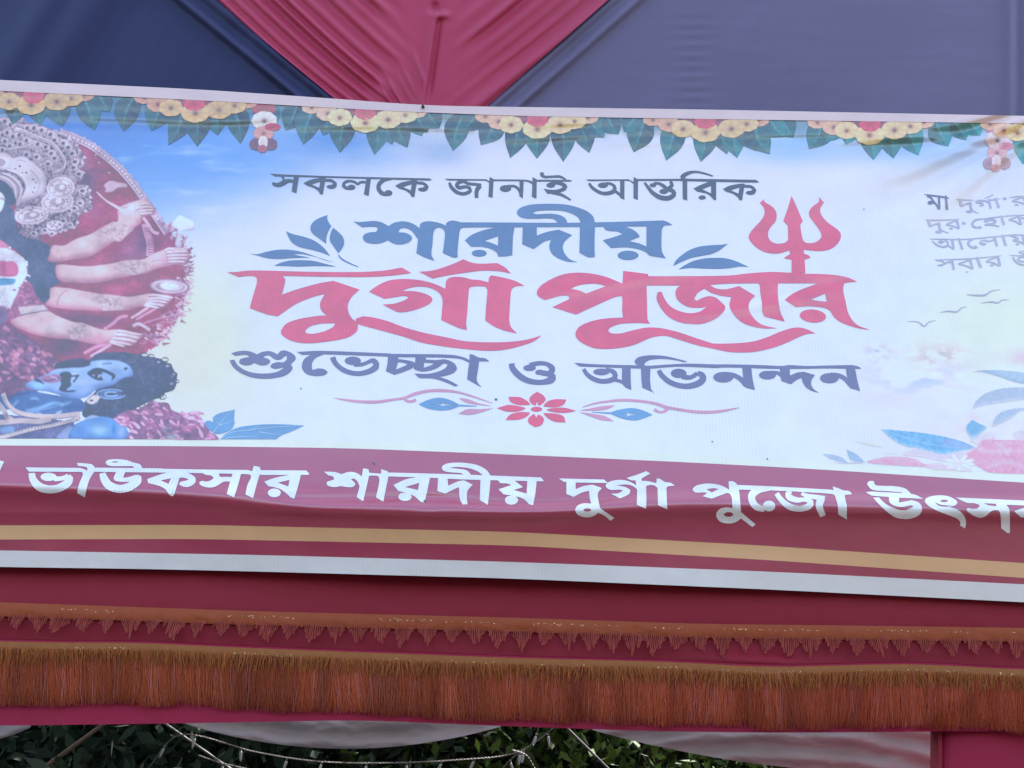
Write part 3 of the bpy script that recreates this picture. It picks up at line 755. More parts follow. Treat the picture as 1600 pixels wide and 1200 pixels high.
('violet', 'last grey violet word in the fourth line of the greeting', """F 890 540 6.9565
P 50,186! 300,203 720,213! 880,218! 1150,200 1300,195 1620,205! 1620,243! 1300,230 1150,228 880,250! 720,247! 300,232 110,225!
S 155,252,40 180,300,44 250,355,50 340,385,50 430,380,54 490,350,56 490,300,54 450,270,44 390,262,40
E 345,285,88,36
S 490,370,40 560,390,34 620,430,40 660,465,30
P 570,230! 663,235! 665,380 672,480! 620,460 585,430 570,380
P 705,170 740,130 830,108 940,105 1050,115 1160,140 1280,172! 1250,180! 1160,160 1050,145 940,145 860,160 815,190! 812,218! 750,216! 715,195
P 775,235! 878,240! 875,380 890,480 920,513! 790,455! 780,350
S 970,268,48 1000,320,54 1080,390,56 1180,430,56 1290,440,60 1400,410,70 1450,365,70 1440,320,66 1390,297,48
S 1388,300,48 1330,340,44 1280,345,50 1220,330,60
E 1185,300,85,50
F 1110 550 6.6667
P 0,130! 200,128 500,135 750,145 820,135 1000,145 1200,140 1480,135! 1540,150 1575,172! 1500,174! 1200,170 750,175 200,160 0,165!
E 135,262,105,55
S 150,227,42 240,240,46 320,285,50 375,350,50
P 330,150! 425,155! 440,280 465,395! 370,370! 345,280
E 595,240,88,45
S 620,212,34 700,217,36 745,248,40
P 720,160! 825,160! 830,245! 900,215 975,205! 1090,240! 1055,290 1050,340 1080,390 1135,425! 1060,405 1000,370 965,320 950,268! 900,290 840,335! 740,300!
E 1240,272,98,53
S 1250,232,38 1340,245,44 1410,285,46 1465,350,46
P 1410,160! 1505,160! 1530,290 1560,405! 1455,375! 1430,290"""),
('white', 'tip of a white letter on the red band at the left edge', """F 0 710 6.4
P -40,60! 0,62! 42,72! 0,160! -40,200!"""),
('white', 'first full white word on the red band', """F 0 710 6.4
P 255,130! 800,135! 862,155! 862,178! 800,175! 290,172!
S 318,186,64 330,250,72 390,320,84 480,350,80 580,340,80 670,290,80 700,240,66 680,215,48
S 684,213,44 620,240,44 540,245,50
E 485,225,80,42
P 770,85! 830,88 920,100 950,135! 945,172! 900,240 870,330 848,432! 770,385! 790,300 830,200 820,170! 872,162! 870,128 780,115!
P 925,132! 1620,140! 1620,182! 925,174!
P 1055,80 1080,55 1180,48 1270,58 1330,80 1400,100 1428,148! 1345,148! 1330,120 1240,118 1130,118 1070,105
S 1025,186,60 1040,240,76 1090,310,84 1190,345,80 1290,325,84 1370,270,84 1388,235,58 1365,217,40
P 1165,168! 1255,170! 1230,235! 1290,225 1360,203! 1390,230 1330,265 1230,275 1150,262 1135,240
D 1150,76,30,6
F 230 710 6.1538
P 0,135! 500,145 970,150! 1015,165! 1010,200! 960,190 500,180 0,172!
P 1070,152! 1530,155! 1560,190! 1540,197! 1090,198!
P 0,238! 120,195 240,162! 350,165! 420,190 465,230 455,280 400,312 345,310 305,285 320,265 360,255 400,245! 370,228 330,222! 310,225! 280,320 260,385 245,405! 210,385 180,340 120,305 10,275!
H 130,250! 230,230! 205,283!
P 520,172! 690,175! 700,215 760,215 830,220! 800,262! 740,262 690,290 640,315 580,318 520,300 500,270 530,255 570,262 620,245 640,225 620,205 560,195
P 825,170! 905,172! 880,270 835,413! 765,380! 795,270
P 1025,110! 1080,120! 1095,155! 1080,200 1050,300 1018,422! 945,385! 965,290 1000,220 990,190 960,180! 1010,160!
P 1125,262! 1230,225 1390,192! 1480,190! 1455,290 1415,425! 1380,415 1340,375 1270,330 1165,305!
H 1255,272! 1370,245! 1355,308!
E 1222,370,62,42"""),
('white', 'white word on the red band below the red lotus ornament', """F 500 715 4.4444
P 28,98! 100,100 150,115! 200,100 250,105 290,130! 300,75! 335,80! 345,110! 300,303! 255,275! 275,200! 260,165 235,145 215,150! 245,180 230,203 190,205 145,198! 100,205 55,195 48,170 100,150 90,130 60,125!
P 425,80! 470,95! 475,130! 440,305! 388,275! 410,180 405,130 340,125! 340,105! 425,112!
P 455,103! 1000,118 1535,138! 1555,163! 1530,165! 1000,152 760,140 455,130!
P 510,190! 600,150 700,132! 765,132! 745,230 725,313! 700,305 650,265 600,245 545,232!
H 590,205! 690,175! 680,225!
E 590,272,46,29
P 820,140! 885,142! 890,195! 960,165 1000,158! 1060,188! 1025,230 1020,280 1025,325! 990,325! 970,280 965,205! 920,225 870,250! 815,232!
P 1115,140! 1185,143! 1175,250 1165,328! 1110,295!
P 845,68 870,45 940,35 1020,38 1100,55 1160,90 1190,138! 1140,138! 1110,105 1050,78 960,65 895,72! 960,78 1020,90 1055,128! 1005,126! 980,108 900,102 860,92
P 1230,145! 1340,152! 1410,205! 1345,225! 1435,250! 1440,150! 1505,155! 1495,250 1480,330! 1455,325 1410,285 1340,265 1275,255! 1240,220! 1330,190! 1300,180 1250,175
E 1330,295,46,32"""),
('white', 'white word on the red band with a looped tail, right of centre', """F 870 725 8
P 25,180! 590,195! 640,238! 235,232! 235,315! 340,275 445,258! 565,300! 515,360 515,430 540,545! 560,565! 720,675! 670,710! 600,650 520,610! 450,655 360,668 270,640 230,580 260,520 340,490 430,495! 410,420 405,335! 320,355 210,410! 120,375! 120,225! 90,225!
D 382,573,48,20
P 870,175! 1000,135 1115,90! 1170,118! 1060,180! 1060,210! 1140,215 1245,240! 1250,180! 1290,185 1350,225 1420,235 1475,268! 1385,280! 1370,300! 1375,450 1383,568! 1265,515! 1260,300! 1220,270 1170,262 1115,275! 1120,450 1115,560! 1000,510! 1005,320! 960,280 890,258 820,258 755,268! 860,290 920,330 910,370 850,405 790,430! 680,372! 770,365 825,330 790,320 690,325 630,305 610,265 650,225 750,200 860,205 940,235 995,270! 985,205! 930,205!"""),
('white', 'white word on the red band under the end of the red swash', """F 1070 735 5.9259
P 72,175 110,140 200,122 300,130 360,150 410,180! 405,102! 440,100 480,125 500,175! 510,250 520,385! 655,500! 625,525! 520,445! 470,480 400,492 320,470 290,410 320,360 380,342 440,350! 435,250 415,215! 390,208! 250,262! 165,240! 205,210! 180,203 100,205
H 200,175! 260,165 315,172! 250,205!
D 405,408,42,22
P 490,135! 800,148 1350,178! 1410,190! 1410,228! 1330,215 800,185 490,178!
S 790,172,30 690,180,60 630,215,70 620,270,64 660,335,64 740,360,50
E 780,330,58,50
S 850,212,44 890,270,50 970,335,60 1070,355,54 1150,330,60 1165,290,54 1110,270,40 1040,275,50 970,250,60 955,215,50 985,193,40
S 1080,213,30 1130,235,40 1230,250,46 1295,262,50
S 1265,258,70 1245,330,66 1280,424,54
P 1370,148! 1420,165 1470,185 1520,190 1550,220! 1480,228! 1490,290 1500,320 1500,455! 1420,408! 1415,320 1390,232! 1360,215! 1380,200!"""),
('white', 'white word on the red band at the right edge', """F 1340 740 6.1538
P 90,95 110,72 155,72! 170,110 250,118 370,122 460,145 515,195! 560,205! 630,242! 400,232! 395,278! 450,270 520,255! 590,280 620,330 600,390 540,425 460,438 360,420 270,355 200,290 148,230! 205,228! 250,275 320,320 400,348 470,348 540,315! 510,305 430,320 360,310 310,280 300,225! 135,212! 78,178! 130,172! 440,188! 420,180 300,170 200,165 130,150
P 645,265 670,230 760,210 860,215 930,245 960,275 940,305 880,320! 960,345 1020,400 1042,460 1035,528! 985,500! 990,470 950,430 850,390 750,350 680,310
D 832,263,36,12
H 740,272! 790,297 850,306 905,310! 850,319 780,308
P 945,230! 1950,275! 1950,320! 1430,300! 1460,350 1465,570! 1440,572! 1380,525! 1375,400 1360,355! 1320,350 1280,365 1230,410 1170,425 1100,395 1045,350 1060,330 1110,340 1160,330 1175,305 1120,285 1050,280
H 1215,285! 1330,290! 1335,312 1260,305
P 1505,360! 1620,325 1780,300! 1850,300! 1845,580! 1800,540 1700,440 1570,420!
H 1640,375! 1770,340! 1770,430!"""),
('slate', 'first small dark word of the blessing at the right edge', """F 1430 290 9.4118
S 135,128,8 250,145,24 400,165,26 500,185,12
S 175,150,30 235,180,30 270,235,30 320,290,26 355,350,30
E 225,250,42,28
S 350,160,32 355,345,36
S 450,145,30 470,355,36"""),
('grey', 'rest of the first small line of the blessing', """F 1430 290 9.4118
S 610,200,10 680,208,22 860,212,8
S 665,205,44 680,305,44
S 680,305,28 760,265,28 830,255,36
S 815,260,40 815,310,34 840,370,30
E 795,380,45,22
S 840,365,20 930,408,12
S 1020,185,8 1090,160,14 1150,132,12
S 890,240,26 950,218,24 1040,225,20 1075,250,26
S 900,245,30 990,260,26 1000,285,30 950,295,24
S 1080,195,34 1110,335,38
S 1080,215,16 1160,205,20 1250,190,8
S 1180,180,34 1230,325,38
E 1315,190,30,20
S 1380,178,8 1500,160,20 1700,155,20
S 1590,165,30 1520,190,26 1435,225,26 1520,240,20 1620,270,30
S 1600,160,34 1640,300,34
E 1495,280,28,14"""),
('grey', 'second small line of the blessing', """F 1430 290 9.4118
S 150,500,8 300,508,20 650,495,10
S 195,505,40 225,600,44
S 225,600,26 300,565,26 370,555,34
S 355,560,40 360,610,34 385,665,30
E 345,678,48,22
S 390,660,18 490,695,10
S 610,505,28 540,535,24 460,570,24 550,590,20 640,630,28
S 610,500,34 645,630,34
E 530,628,28,14
E 715,552,26,18
S 1000,488,14 900,500,28 845,545,36 850,595,34 910,620,24
E 945,612,34,18
S 880,492,10 1000,488,16 1260,455,18 1450,438,16 1700,435,18
E 1045,520,38,18
S 1060,505,24 1150,500,30 1190,525,34 1140,555,28 1020,575,20
S 1020,575,18 1140,580,20 1240,600,16
S 1265,440,32 1310,580,38
S 1380,500,24 1540,445,20
S 1390,500,24 1470,525,22 1560,570,26
S 1525,445,34 1555,570,34
S 1550,470,24 1640,490,24 1650,530,24 1600,530,30"""),
('grey', 'third small line of the blessing', """F 1430 350 9.4118
S 215,218,8 400,222,16 650,225,16 850,215,16 1280,175,18 1450,158,16 1700,165,18
S 255,245,18 310,300,26 410,335,26 480,310,34 480,265,28 430,245,20
E 380,262,42,22
S 480,310,24 530,345,22 570,370,22
S 545,230,38 565,370,36
S 640,205,30 695,370,38
S 850,222,16 790,255,36 785,305,34 850,350,24
E 880,340,42,22
E 1005,290,40,22
S 1000,300,26 950,275,24 975,240,22 1040,240,20 1080,255,20 1160,230,22
S 1170,190,36 1205,325,36
S 1285,155,34 1335,315,38
S 1400,170,20 1490,195,30 1520,215,26 1440,240,30
S 1440,240,26 1540,260,22 1610,300,24
S 1580,170,34 1620,310,34
E 1505,295,28,15"""),
('grey', 'fourth small line of the blessing', """F 1430 350 9.4118
S 280,525,8 500,522,16 850,505,16 1270,465,8
S 310,528,20 400,545,26 430,570,24 400,600,28 330,605,20
S 420,585,26 500,555,24 540,565,20
S 540,525,34 570,670,36
S 820,510,26 740,550,22 640,585,24 740,610,22 850,655,28
S 805,505,36 845,655,34
S 905,485,36 970,640,40
S 1220,475,28 1130,510,24 1045,550,24 1140,565,22 1240,612,28
S 1215,470,34 1250,615,34
E 1130,605,34,15
E 765,705,15,8
S 1390,460,8 1500,465,14 1700,460,14
S 1435,485,20 1480,550,28 1560,595,26 1700,600,26
S 1620,480,24 1540,490,26 1510,515,28 1540,545,26 1620,550,24
S 1530,400,22 1570,432,22 1640,432,22
E 1600,398,40,8"""),
]
for ink, lab, txt in WORDS:
    flat_mesh('printed_word', *shapes_from(txt), INKS[ink], banner, label=lab)

ORN = [
('printed_trident', 'red', 'red trident standing on the last red word', """F 1150 300 8.5714
P 745,1085! 745,905! 640,885! 690,850 725,830! 715,780! 600,815 500,822 380,800 260,730 190,650 170,600 200,530 280,440 350,360 385,280 370,200 318,145! 375,95! 380,130 440,165 510,220 545,300 530,390 480,450 435,520 430,590 460,650 520,685 600,690 660,675 700,640! 695,450! 635,385! 700,200 743,50! 800,170 895,390! 860,440! 875,550 895,640! 930,675 1000,685 1080,665 1140,610 1140,550 1100,480 1040,400 985,320 985,250 1030,190 1110,130 1112,65! 1178,140! 1130,220 1140,300 1220,400 1330,480 1395,540 1405,600 1370,680 1280,755 1150,788 1030,785 910,770! 910,825! 970,845 1000,878! 920,905! 930,1085!"""),
('scroll', 'rose', None, """F 520 600 4.8485
S 10,105,4 100,120,14 200,132,20 330,135,22 450,118,18 540,105,18 620,75,24 720,52,22 830,48,22 950,62,16 1080,100,12 1210,145,4
S 545,95,22 550,120,20 590,132,18 630,118,24"""),
('scroll', 'rose', None, """F 760 600 4
S 600,145,4 680,120,10 780,105,14 870,100,16 980,108,16 1070,125,18 1125,145,20 1200,158,16 1300,172,18 1400,175,18 1490,165,14 1580,147,4
S 1135,150,20 1110,172,16 1075,172,14 1050,158,22"""),
('small_leaf', 'azure', None, """F 520 600 4.8485
P 650,153! 720,120 810,103 900,125 970,162! 900,190 820,200 720,185
S 965,162,14 1090,167,4
H 720,152! 820,151 850,140! 840,152! 930,156! 850,162! 800,172! 830,158!"""),
('small_leaf', 'azure', None, """F 760 600 4
P 765,180! 830,160 910,150 980,165 1038,192! 980,215 920,227 840,212
S 660,175,4 780,182,10
H 840,183! 885,184 875,174! 900,186! 955,190! 900,195 870,205! 885,191!"""),
('bud', 'rose', None, """F 520 600 4.8485
P 955,105! 1030,115 1090,140 1210,168! 1090,155 1010,140"""),
('bud', 'rose', None, """F 520 600 4.8485
P 950,225! 1020,190 1100,190 1215,183! 1120,215 1040,232"""),
('bud', 'rose', None, """F 760 600 4
P 580,165! 660,150 720,138 805,132! 760,155 690,165"""),
('bud', 'rose', None, """F 760 600 4
P 580,175! 660,185 740,200 798,232! 720,225 660,205"""),
] + [('petal', 'red', None, 'F 760 600 4\n' + s) for s in (
'P 318,48! 355,70 370,100 340,130 325,135! 318,105! 308,135! 280,120 268,95 285,68',
'P 308,270! 265,245 262,215 290,190! 300,187! 312,210! 322,190! 345,200 360,220 345,255',
'P 65,150! 140,130 210,140 245,152 200,170 130,172',
'P 375,160 420,150 490,148 560,168! 490,180 420,175',
'P 138,80! 210,82 260,110 275,130! 200,130 150,110',
'P 500,97! 480,130 430,145 355,140! 380,110 430,95',
'P 120,225! 150,190 210,175 275,178! 250,205 200,222',
'P 495,240! 430,235 380,210 355,180! 430,185 480,200',
'E 313,157,36,15')] + [('printed_leaf', 'blue', None, 'F 380 330 8\n' + s) for s in (
'P 1055,45! 1050,90 1070,140 1103,185! 1060,260 1040,330 1035,405! 950,340 870,280 840,220 860,150 930,95',
'P 1125,205! 1190,260 1245,320 1262,390 1240,460 1190,525! 1130,440 1085,370 1085,310 1100,250',
'P 535,250! 620,285 780,325 900,375 1000,450 1090,560! 980,515 850,480 700,445 610,390 565,320',
'P 75,530! 180,535 300,505 430,482 580,482 740,510 900,565 1135,640! 1020,610 900,570 740,535 612,535! 700,555 840,580! 650,582 450,595 300,585 170,550',
'P 385,680! 480,640 600,615 740,612 880,622 1000,650 1160,692! 1020,685 850,685 700,690 550,685',
'S 1190,545,12 1230,595,20 1320,645,16 1440,695,8')] + [('printed_leaf', 'blue', None, 'F 1040 370 11.4286\n' + s) for s in (
'P 1115,120! 1050,170 960,240 820,305 640,340 450,380 280,450 135,520! 180,430 270,340 420,240 600,175 800,150 1000,140',
'P 230,580! 350,500 500,430 700,385 880,375 1050,380 1230,425 1480,535! 1320,530 1150,555 950,570 700,565 450,555')] + [
# pale watercolour leaves and blossom at the lower right
('SKIP', 'pale_blue', None, 'F 1260 540 4.7059\nP 1180,197! 1320,178 1480,182 1700,210! 1900,300! 1600,285 1400,225 1290,196'),
('SKIP', 'pale_blue', None, 'F 1260 540 4.7059\nP 1212,475! 1250,400 1340,340 1480,308 1900,310! 1900,380! 1600,400 1450,420 1300,445'),
('SKIP', 'pale_blue', None, 'F 1260 540 4.7059\nP 1362,605! 1385,530 1450,480 1600,455 1900,470! 1800,500 1600,480 1500,540'),
('SKIP', 'sky', None, 'F 1260 540 4.7059\nP 540,612! 680,622 860,640 1000,665 1140,700 1260,755! 1120,780 1000,800 860,765 720,740 630,690'),
('SKIP', 'sky', None, 'F 1260 540 4.7059\nP 1220,540! 1270,570 1330,600 1290,640 1230,690 1180,640 1175,590'),
('SKIP', 'teal', None, 'F 1260 540 4.7059\nP 110,795! 200,800 270,825 310,865! 220,850 160,825'),
('SKIP', 'teal', None, 'F 1260 540 4.7059\nP 295,760! 360,790 410,830 430,860! 340,850 305,810'),
('SKIP', 'blush', None, 'F 1260 540 4.7059\nP 1160,830 1230,760 1260,740 1300,695 1450,690 1640,700 1900,720! 1900,960! 1600,945 1350,935 1260,890'),
('SKIP', 'blush', None, 'F 1260 540 4.7059\nP 440,860 560,820 680,815 800,830 870,870 960,895 700,885'),
('SKIP', 'cream', None, 'F 1260 540 4.7059\nP 990,845 1050,850! 1040,820 1080,840! 1110,815 1130,850! 1170,820 1165,865! 1250,855 1200,880! 1240,905 1150,890! 1130,920 1100,895! 1060,910 1070,885! 1000,880 1050,865!'),
('printed_leaf', 'azure', None, 'F 300 610 5.3333\nP 105,280 130,250 180,265! 175,225 230,190 355,160! 350,240 355,270! 330,320 240,360 170,350'),
('printed_leaf', 'azure', None, 'F 300 610 5.3333\nP 235,406! 280,360 380,310 520,288 640,282 780,283 935,292! 820,345 750,370 700,406!'),
] + [('printed_bird', 'grey', None, 'F 1060 400 2.963\n' + s) for s in (
'S 1335,178,3 1380,182,7 1420,180,9 1450,162,5 1490,155,2', 'S 1400,218,2 1450,212,6 1480,216,7 1500,203,4 1530,203,2',
'S 1210,262,2 1250,255,6 1290,258,7 1310,240,4 1335,235,2', 'S 1060,302,2 1110,305,5 1138,325,7 1160,305,5 1195,298,2')]
lotus = flat_mesh('lotus_ornament', *shapes_from('F 760 600 4\nE 313,157,36,15'), INKS['red'], banner, label='red eight-petalled lotus with scrolls and blue leaves under the greeting')
for nm, ink, lab, txt in ORN:
    if nm == 'SKIP' or txt.endswith('E 313,157,36,15'): continue
    flat_mesh(nm, *shapes_from(txt), INKS[ink], lotus if nm in ('petal', 'scroll', 'bud', 'small_leaf') else banner, label=lab)
for s_ in ('S 240,400,5 330,350,4 480,330,4 640,310,4 900,292,2', 'S 480,335,4 540,305,3 570,290,2', 'S 560,345,5 650,360,4 740,368,2', 'S 180,345,5 230,280,4 280,220,3 340,170,2', 'S 230,285,4 300,270,3 345,245,2', 'S 280,400,4 400,385,4 560,390,2', 'S 250,300,3 200,260,2'):
    flat_mesh('leaf_vein', *shapes_from('F 300 610 5.3333\n' + s_), INKS['vein'], banner, lift=.0019)

for (x_, y_, r_) in ((775, 624, 2.3), (584, 724, 2.2), (1113, 690, 1.4), (1199, 717, 1.4), (664, 783, 2.6), (470, 607, 1.3), (1350, 327, 1.2)):
    flat_mesh('stain', [ell(x_, y_, r_, r_ * .8, 20, 10)], [], INKS['soot'], banner, lift=.0016, grid=8)
# ---- leaf and flower garland printed along the top
CL = [50, 305, 570, 838, 1104, 1361, 1630]
TIPS = [(62, 196, 0), (98, 198, 0), (148, 204, 0), (171, 175, 0), (193, 206, 1), (236, 205, 1), (263, 227, 1), (308, 229, 1), (340, 212, 1), (376, 225, 1), (446, 204, 2), (474, 226, 2), (505, 212, 2), (531, 239, 2), (585, 242, 2),
        (613, 226, 2), (637, 231, 2), (659, 213, 2), (668, 207, 2), (687, 200, 2), (708, 236, 3), (751, 227, 3), (797, 247, 3), (839, 248, 3), (880, 253, 3), (921, 239, 3), (944, 215, 3), (967, 210, 3), (990, 238, 4), (1041, 251, 4),
        (1095, 253, 4), (1136, 241, 4), (1152, 247, 4), (1181, 236, 4), (1203, 241, 4), (1225, 214, 4), (1240, 215, 4), (1264, 233, 5), (1322, 226, 5), (1365, 250, 5), (1396, 248, 5), (1435, 243, 5), (1482, 229, 5), (1510, 219, 5), (1532, 212, 5), (1598, 257, 6), (20, 195, 0), (424, 208, 1), (461, 200, 2), (726, 205, 3), (975, 206, 4), (1290, 222, 5), (1568, 214, 6)]
def printed_leaf(tx, ty, ci, seed):
    r = np.random.default_rng(seed)
    bx = tx + .30 * np.clip(CL[ci] - tx, -70, 70) + r.normal(0, 2); by = float(BORD(bx)) - 4
    L = math.hypot(tx - bx, ty - by); Wd = min(20, .36 * L + 4) * r.uniform(.9, 1.1)
    nt_, ns = 30, 15
    tt = np.linspace(0, 1, nt_)[:, None]; ss = np.linspace(-1, 1, ns)[None, :]
    prof = (np.sin(np.pi * np.clip(tt * .86 + .08, 0, 1)) ** .75) * (1 - tt ** 5) ** .8
    ux, uy = (tx - bx) / L, (ty - by) / L
    bend = r.normal(0, .06) * L * np.sin(np.pi * tt)
    w = Wd * prof * ss + bend
    X = bx + ux * L * tt - uy * w; Y = by + uy * L * tt + ux * w
    base = np.array([(34, 128, 132), (30, 120, 120), (48, 140, 146)][seed % 3], float)
    fade = np.clip(np.interp(tx, [0, 300, 520, 900, 1250, 1600], [.9, .82, .9, .9, 1.1, 1.35]), 0, 2)
    c = base * .74 * fade * (0.82 + .30 * tt)[..., None] * (1 + .10 * np.sign(ss) * r.choice((-1, 1)))[..., None]
    c = c * (0.9 + .2 * fbm(X / 7, Y / 7))[..., None]
    vein = np.exp(-(ss / .10) ** 2) * (1 - tt) ** .5 + .35 * (np.abs(np.sin(tt * 16 - np.abs(ss) * 3)) > .96) * (np.abs(ss) < .9)
    vein = (vein + 0 * tt)[..., None] * .55
    c = c * (1 - vein) + np.array([150, 196, 204]) * vein
    P = on_banner(X, Y, 0.0007 + .00015 * (seed % 4))
    f = grid_faces(nt_, ns)
    a = P.reshape(-1, 3)[f[0]]
    if np.cross(a[1] - a[0], a[2] - a[0])[1] > 0: f = f[:, ::-1]
    mesh_obj('printed_leaf', P.reshape(-1, 3), f, INK, banner, col=alb(np.clip(c, 12, 250), s=.045).reshape(-1, 3))
for i, (tx, ty, ci) in enumerate(TIPS): printed_leaf(tx, ty, ci, i)
def printed_flower(cx, cy, rx, ry, col, seed, lift, dotc=(110, 62, 48), name='printed_flower'):
    r = np.random.default_rng(seed); nr_, na = 7, 44
    rr = np.linspace(0.0, 1, nr_)[:, None]; th = np.linspace(0, 2 * np.pi, na, endpoint=False)[None, :]
    k = r.integers(7, 10); ph = r.uniform(0, 6)
    rad = rr * (1 + .07 * np.abs(np.sin(k * th / 2 * 1.0 + ph)) + .015 * np.sin(23 * th))
    X = cx + rx * rad * np.cos(th); Y = cy + ry * rad * np.sin(th)
    c = np.array(col, float) * (0.90 + .16 * rr - .10 * (rr > .95) + .05 * np.sin(k * th + ph) * rr)[..., None]
    c = c * (.95 + .1 * fbm(X / 5, Y / 5))[..., None]
    if dotc is not None:
        dm = np.exp(-(((X - cx) / (rx * .16)) ** 2 + ((Y - cy - .05 * ry) / (ry * .22)) ** 2))[..., None]
        c = c * (1 - dm) + np.array(dotc) * dm
    P = on_banner(X, Y, lift).reshape(-1, 3)
    F = []
    for i in range(nr_ - 1):
        for j in range(na):
            j2 = (j + 1) % na
            F.append((i * na + j, i * na + j2, (i + 1) * na + j2, (i + 1) * na + j) if i else (j, na + j2, na + j))
    F = [f[::-1] for f in F] if True else F
    mesh_obj(name, P, F, INK, banner, col=alb(np.clip(c, 10, 252), s=.06).reshape(-1, 3))
sd_ = 100
for ci, cxx in enumerate(CL):
    pale = np.interp(cxx, [0, 300, 550, 900, 1100, 1360, 1600], [0, .12, .75, .55, .35, .55, .6])
    Y1 = np.array([196, 168, 112]) * (1 - pale) + np.array([232, 220, 178]) * pale
    Y2 = np.array([188, 142, 108]) * (1 - pale) + np.array([226, 200, 176]) * pale
    yb = float(BORD(cxx))
    tilt = (float(BORD(cxx + 80)) - float(BORD(cxx - 80))) / 160
    for k, (dx, dy, rx, ry, cc) in enumerate(((-82, 2, 15, 9, Y2), (80, 0, 16, 9, Y2), (-20, 1, 20, 10, (150, 84, 92)), (21, 1, 20, 10, (150, 84, 92)), (-60, 9, 17, 12, Y2), (62, 6, 18, 12, Y1),
                                              (-38, 15, 18, 13, Y1), (37, 13, 20, 14, Y1 * .97), (0, 20, 22, 15, Y1 * 1.02), (0, 5, 16, 11, (196, 84, 92)))):
        sd_ += 1; jx, jy = random.uniform(-2.5, 2.5), random.uniform(-1.2, 1.2)
        printed_flower(cxx + dx + jx, yb + dy + tilt * dx + jy, rx, ry, cc, sd_, .0016 + .00012 * k, None if k in (2, 3, 9) else (112, 66, 50))
# hanging flower drops at the two gaps
for (bx, wash) in ((412, 0.0), (1558, .5)):
    fx_ = lambda c: np.array(c, float) * (1 - wash) + np.array([214, 190, 206]) * wash
    y0_ = float(BORD(bx))
    printed_flower(bx, y0_ + 6, 18, 13, fx_((162, 60, 76)), 900 + bx, .0012, None)
    printed_flower(bx + 1, y0_ + 26, 19, 14, fx_((222, 214, 216)), 901 + bx, .0014, (60, 56, 66))
    printed_flower(bx + 14, y0_ + 36, 12, 6, fx_((176, 74, 84)), 902 + bx, .0016, None)
    printed_flower(bx, y0_ + 46, 15, 11, fx_((200, 150, 142)), 903 + bx, .0015, (130, 70, 66))
    printed_flower(bx - 12, y0_ + 63, 10, 9, fx_((120, 82, 92)), 904 + bx, .0016, None)
    printed_flower(bx + 11, y0_ + 63, 10, 9, fx_((120, 82, 92)), 905 + bx, .0016, None)
    printed_flower(bx - 1, y0_ + 60, 7, 10, fx_((224, 212, 214)), 906 + bx, .0018, None)
    printed_flower(bx - 2, y0_ + 70, 7, 6, fx_((168, 96, 100)), 907 + bx, .0019, None)
# white hem over the garland's upper edge
xs_ = np.linspace(-420, 2020, 1400); v = np.linspace(0.02, 1, 8)[:, None]
Xh = np.broadcast_to(xs_, (8, 1400)); Yh = BAN_TOP(xs_) * (1 - v) + (BORD(xs_)) * v
ch = np.array([196, 184, 190.]) + (fbm(Xh / 50, Yh / 12)[..., None] - .5) * 12
mesh_obj('hem', on_banner(Xh, Yh, .0034).reshape(-1, 3), grid_faces(8, 1400), INK, banner, col=alb(ch).reshape(-1, 3))
# ================================================================ the painted goddess and demon (part of the print)
AX0, AY0, AW, AH, SS = -14, 150, 364, 545, 2
ART = bg(*np.meshgrid(AX0 + np.arange(AW * SS) / SS, AY0 + np.arange(AH * SS) / SS)).astype(np.float32)
ALP = np.zeros(ART.shape[:2], np.float32); WHO = np.zeros(ART.shape[:2], np.int8)   # 1 goddess, 2 demon, 3 flowers
GX, GY = np.meshgrid(AX0 + np.arange(AW * SS) / SS, AY0 + np.arange(AH * SS) / SS)
who = 1
def blur(m, r):
    r = int(round(r * SS))
    if r < 1: return m
    for _ in range(2):
        for ax in (0, 1):
            c = np.cumsum(np.pad(m, [(r + 1, r) if a == ax else (0, 0) for a in (0, 1)], mode='edge'), axis=ax)
            n_ = m.shape[ax]
            m = (np.take(c, np.arange(2 * r + 1, 2 * r + 1 + n_), ax) - np.take(c, np.arange(0, n_), ax)) / (2 * r + 1)
    return m
def pmask(poly, pad=0):
    x0, y0 = np.floor((poly.min(0) - (AX0, AY0)) * SS).astype(int) - pad; x1, y1 = np.ceil((poly.max(0) - (AX0, AY0)) * SS).astype(int) + 1 + pad
    x0, y0 = max(x0, 0), max(y0, 0); x1, y1 = min(x1, AW * SS), min(y1, AH * SS)
    if x1 <= x0 or y1 <= y0: return None
    m = np.zeros((y1 - y0, x1 - x0), np.float32)
    a = poly; b_ = np.roll(poly, -1, 0)
    xs = AX0 + (np.arange(x0, x1) + .5) / SS
    for i in range(y1 - y0):
        for off in (.25, .75):
            y = AY0 + (y0 + i + off) / SS
            k = (a[:, 1] <= y) != (b_[:, 1] <= y)
            if not k.any(): continue
            xc = a[k, 0] + (y - a[k, 1]) * (b_[k, 0] - a[k, 0]) / (b_[k, 1] - a[k, 1])
            m[i] += .5 * ((xc[None, :] < xs[:, None]).sum(1) % 2)
    return m, slice(y0, y1), slice(x0, x1)
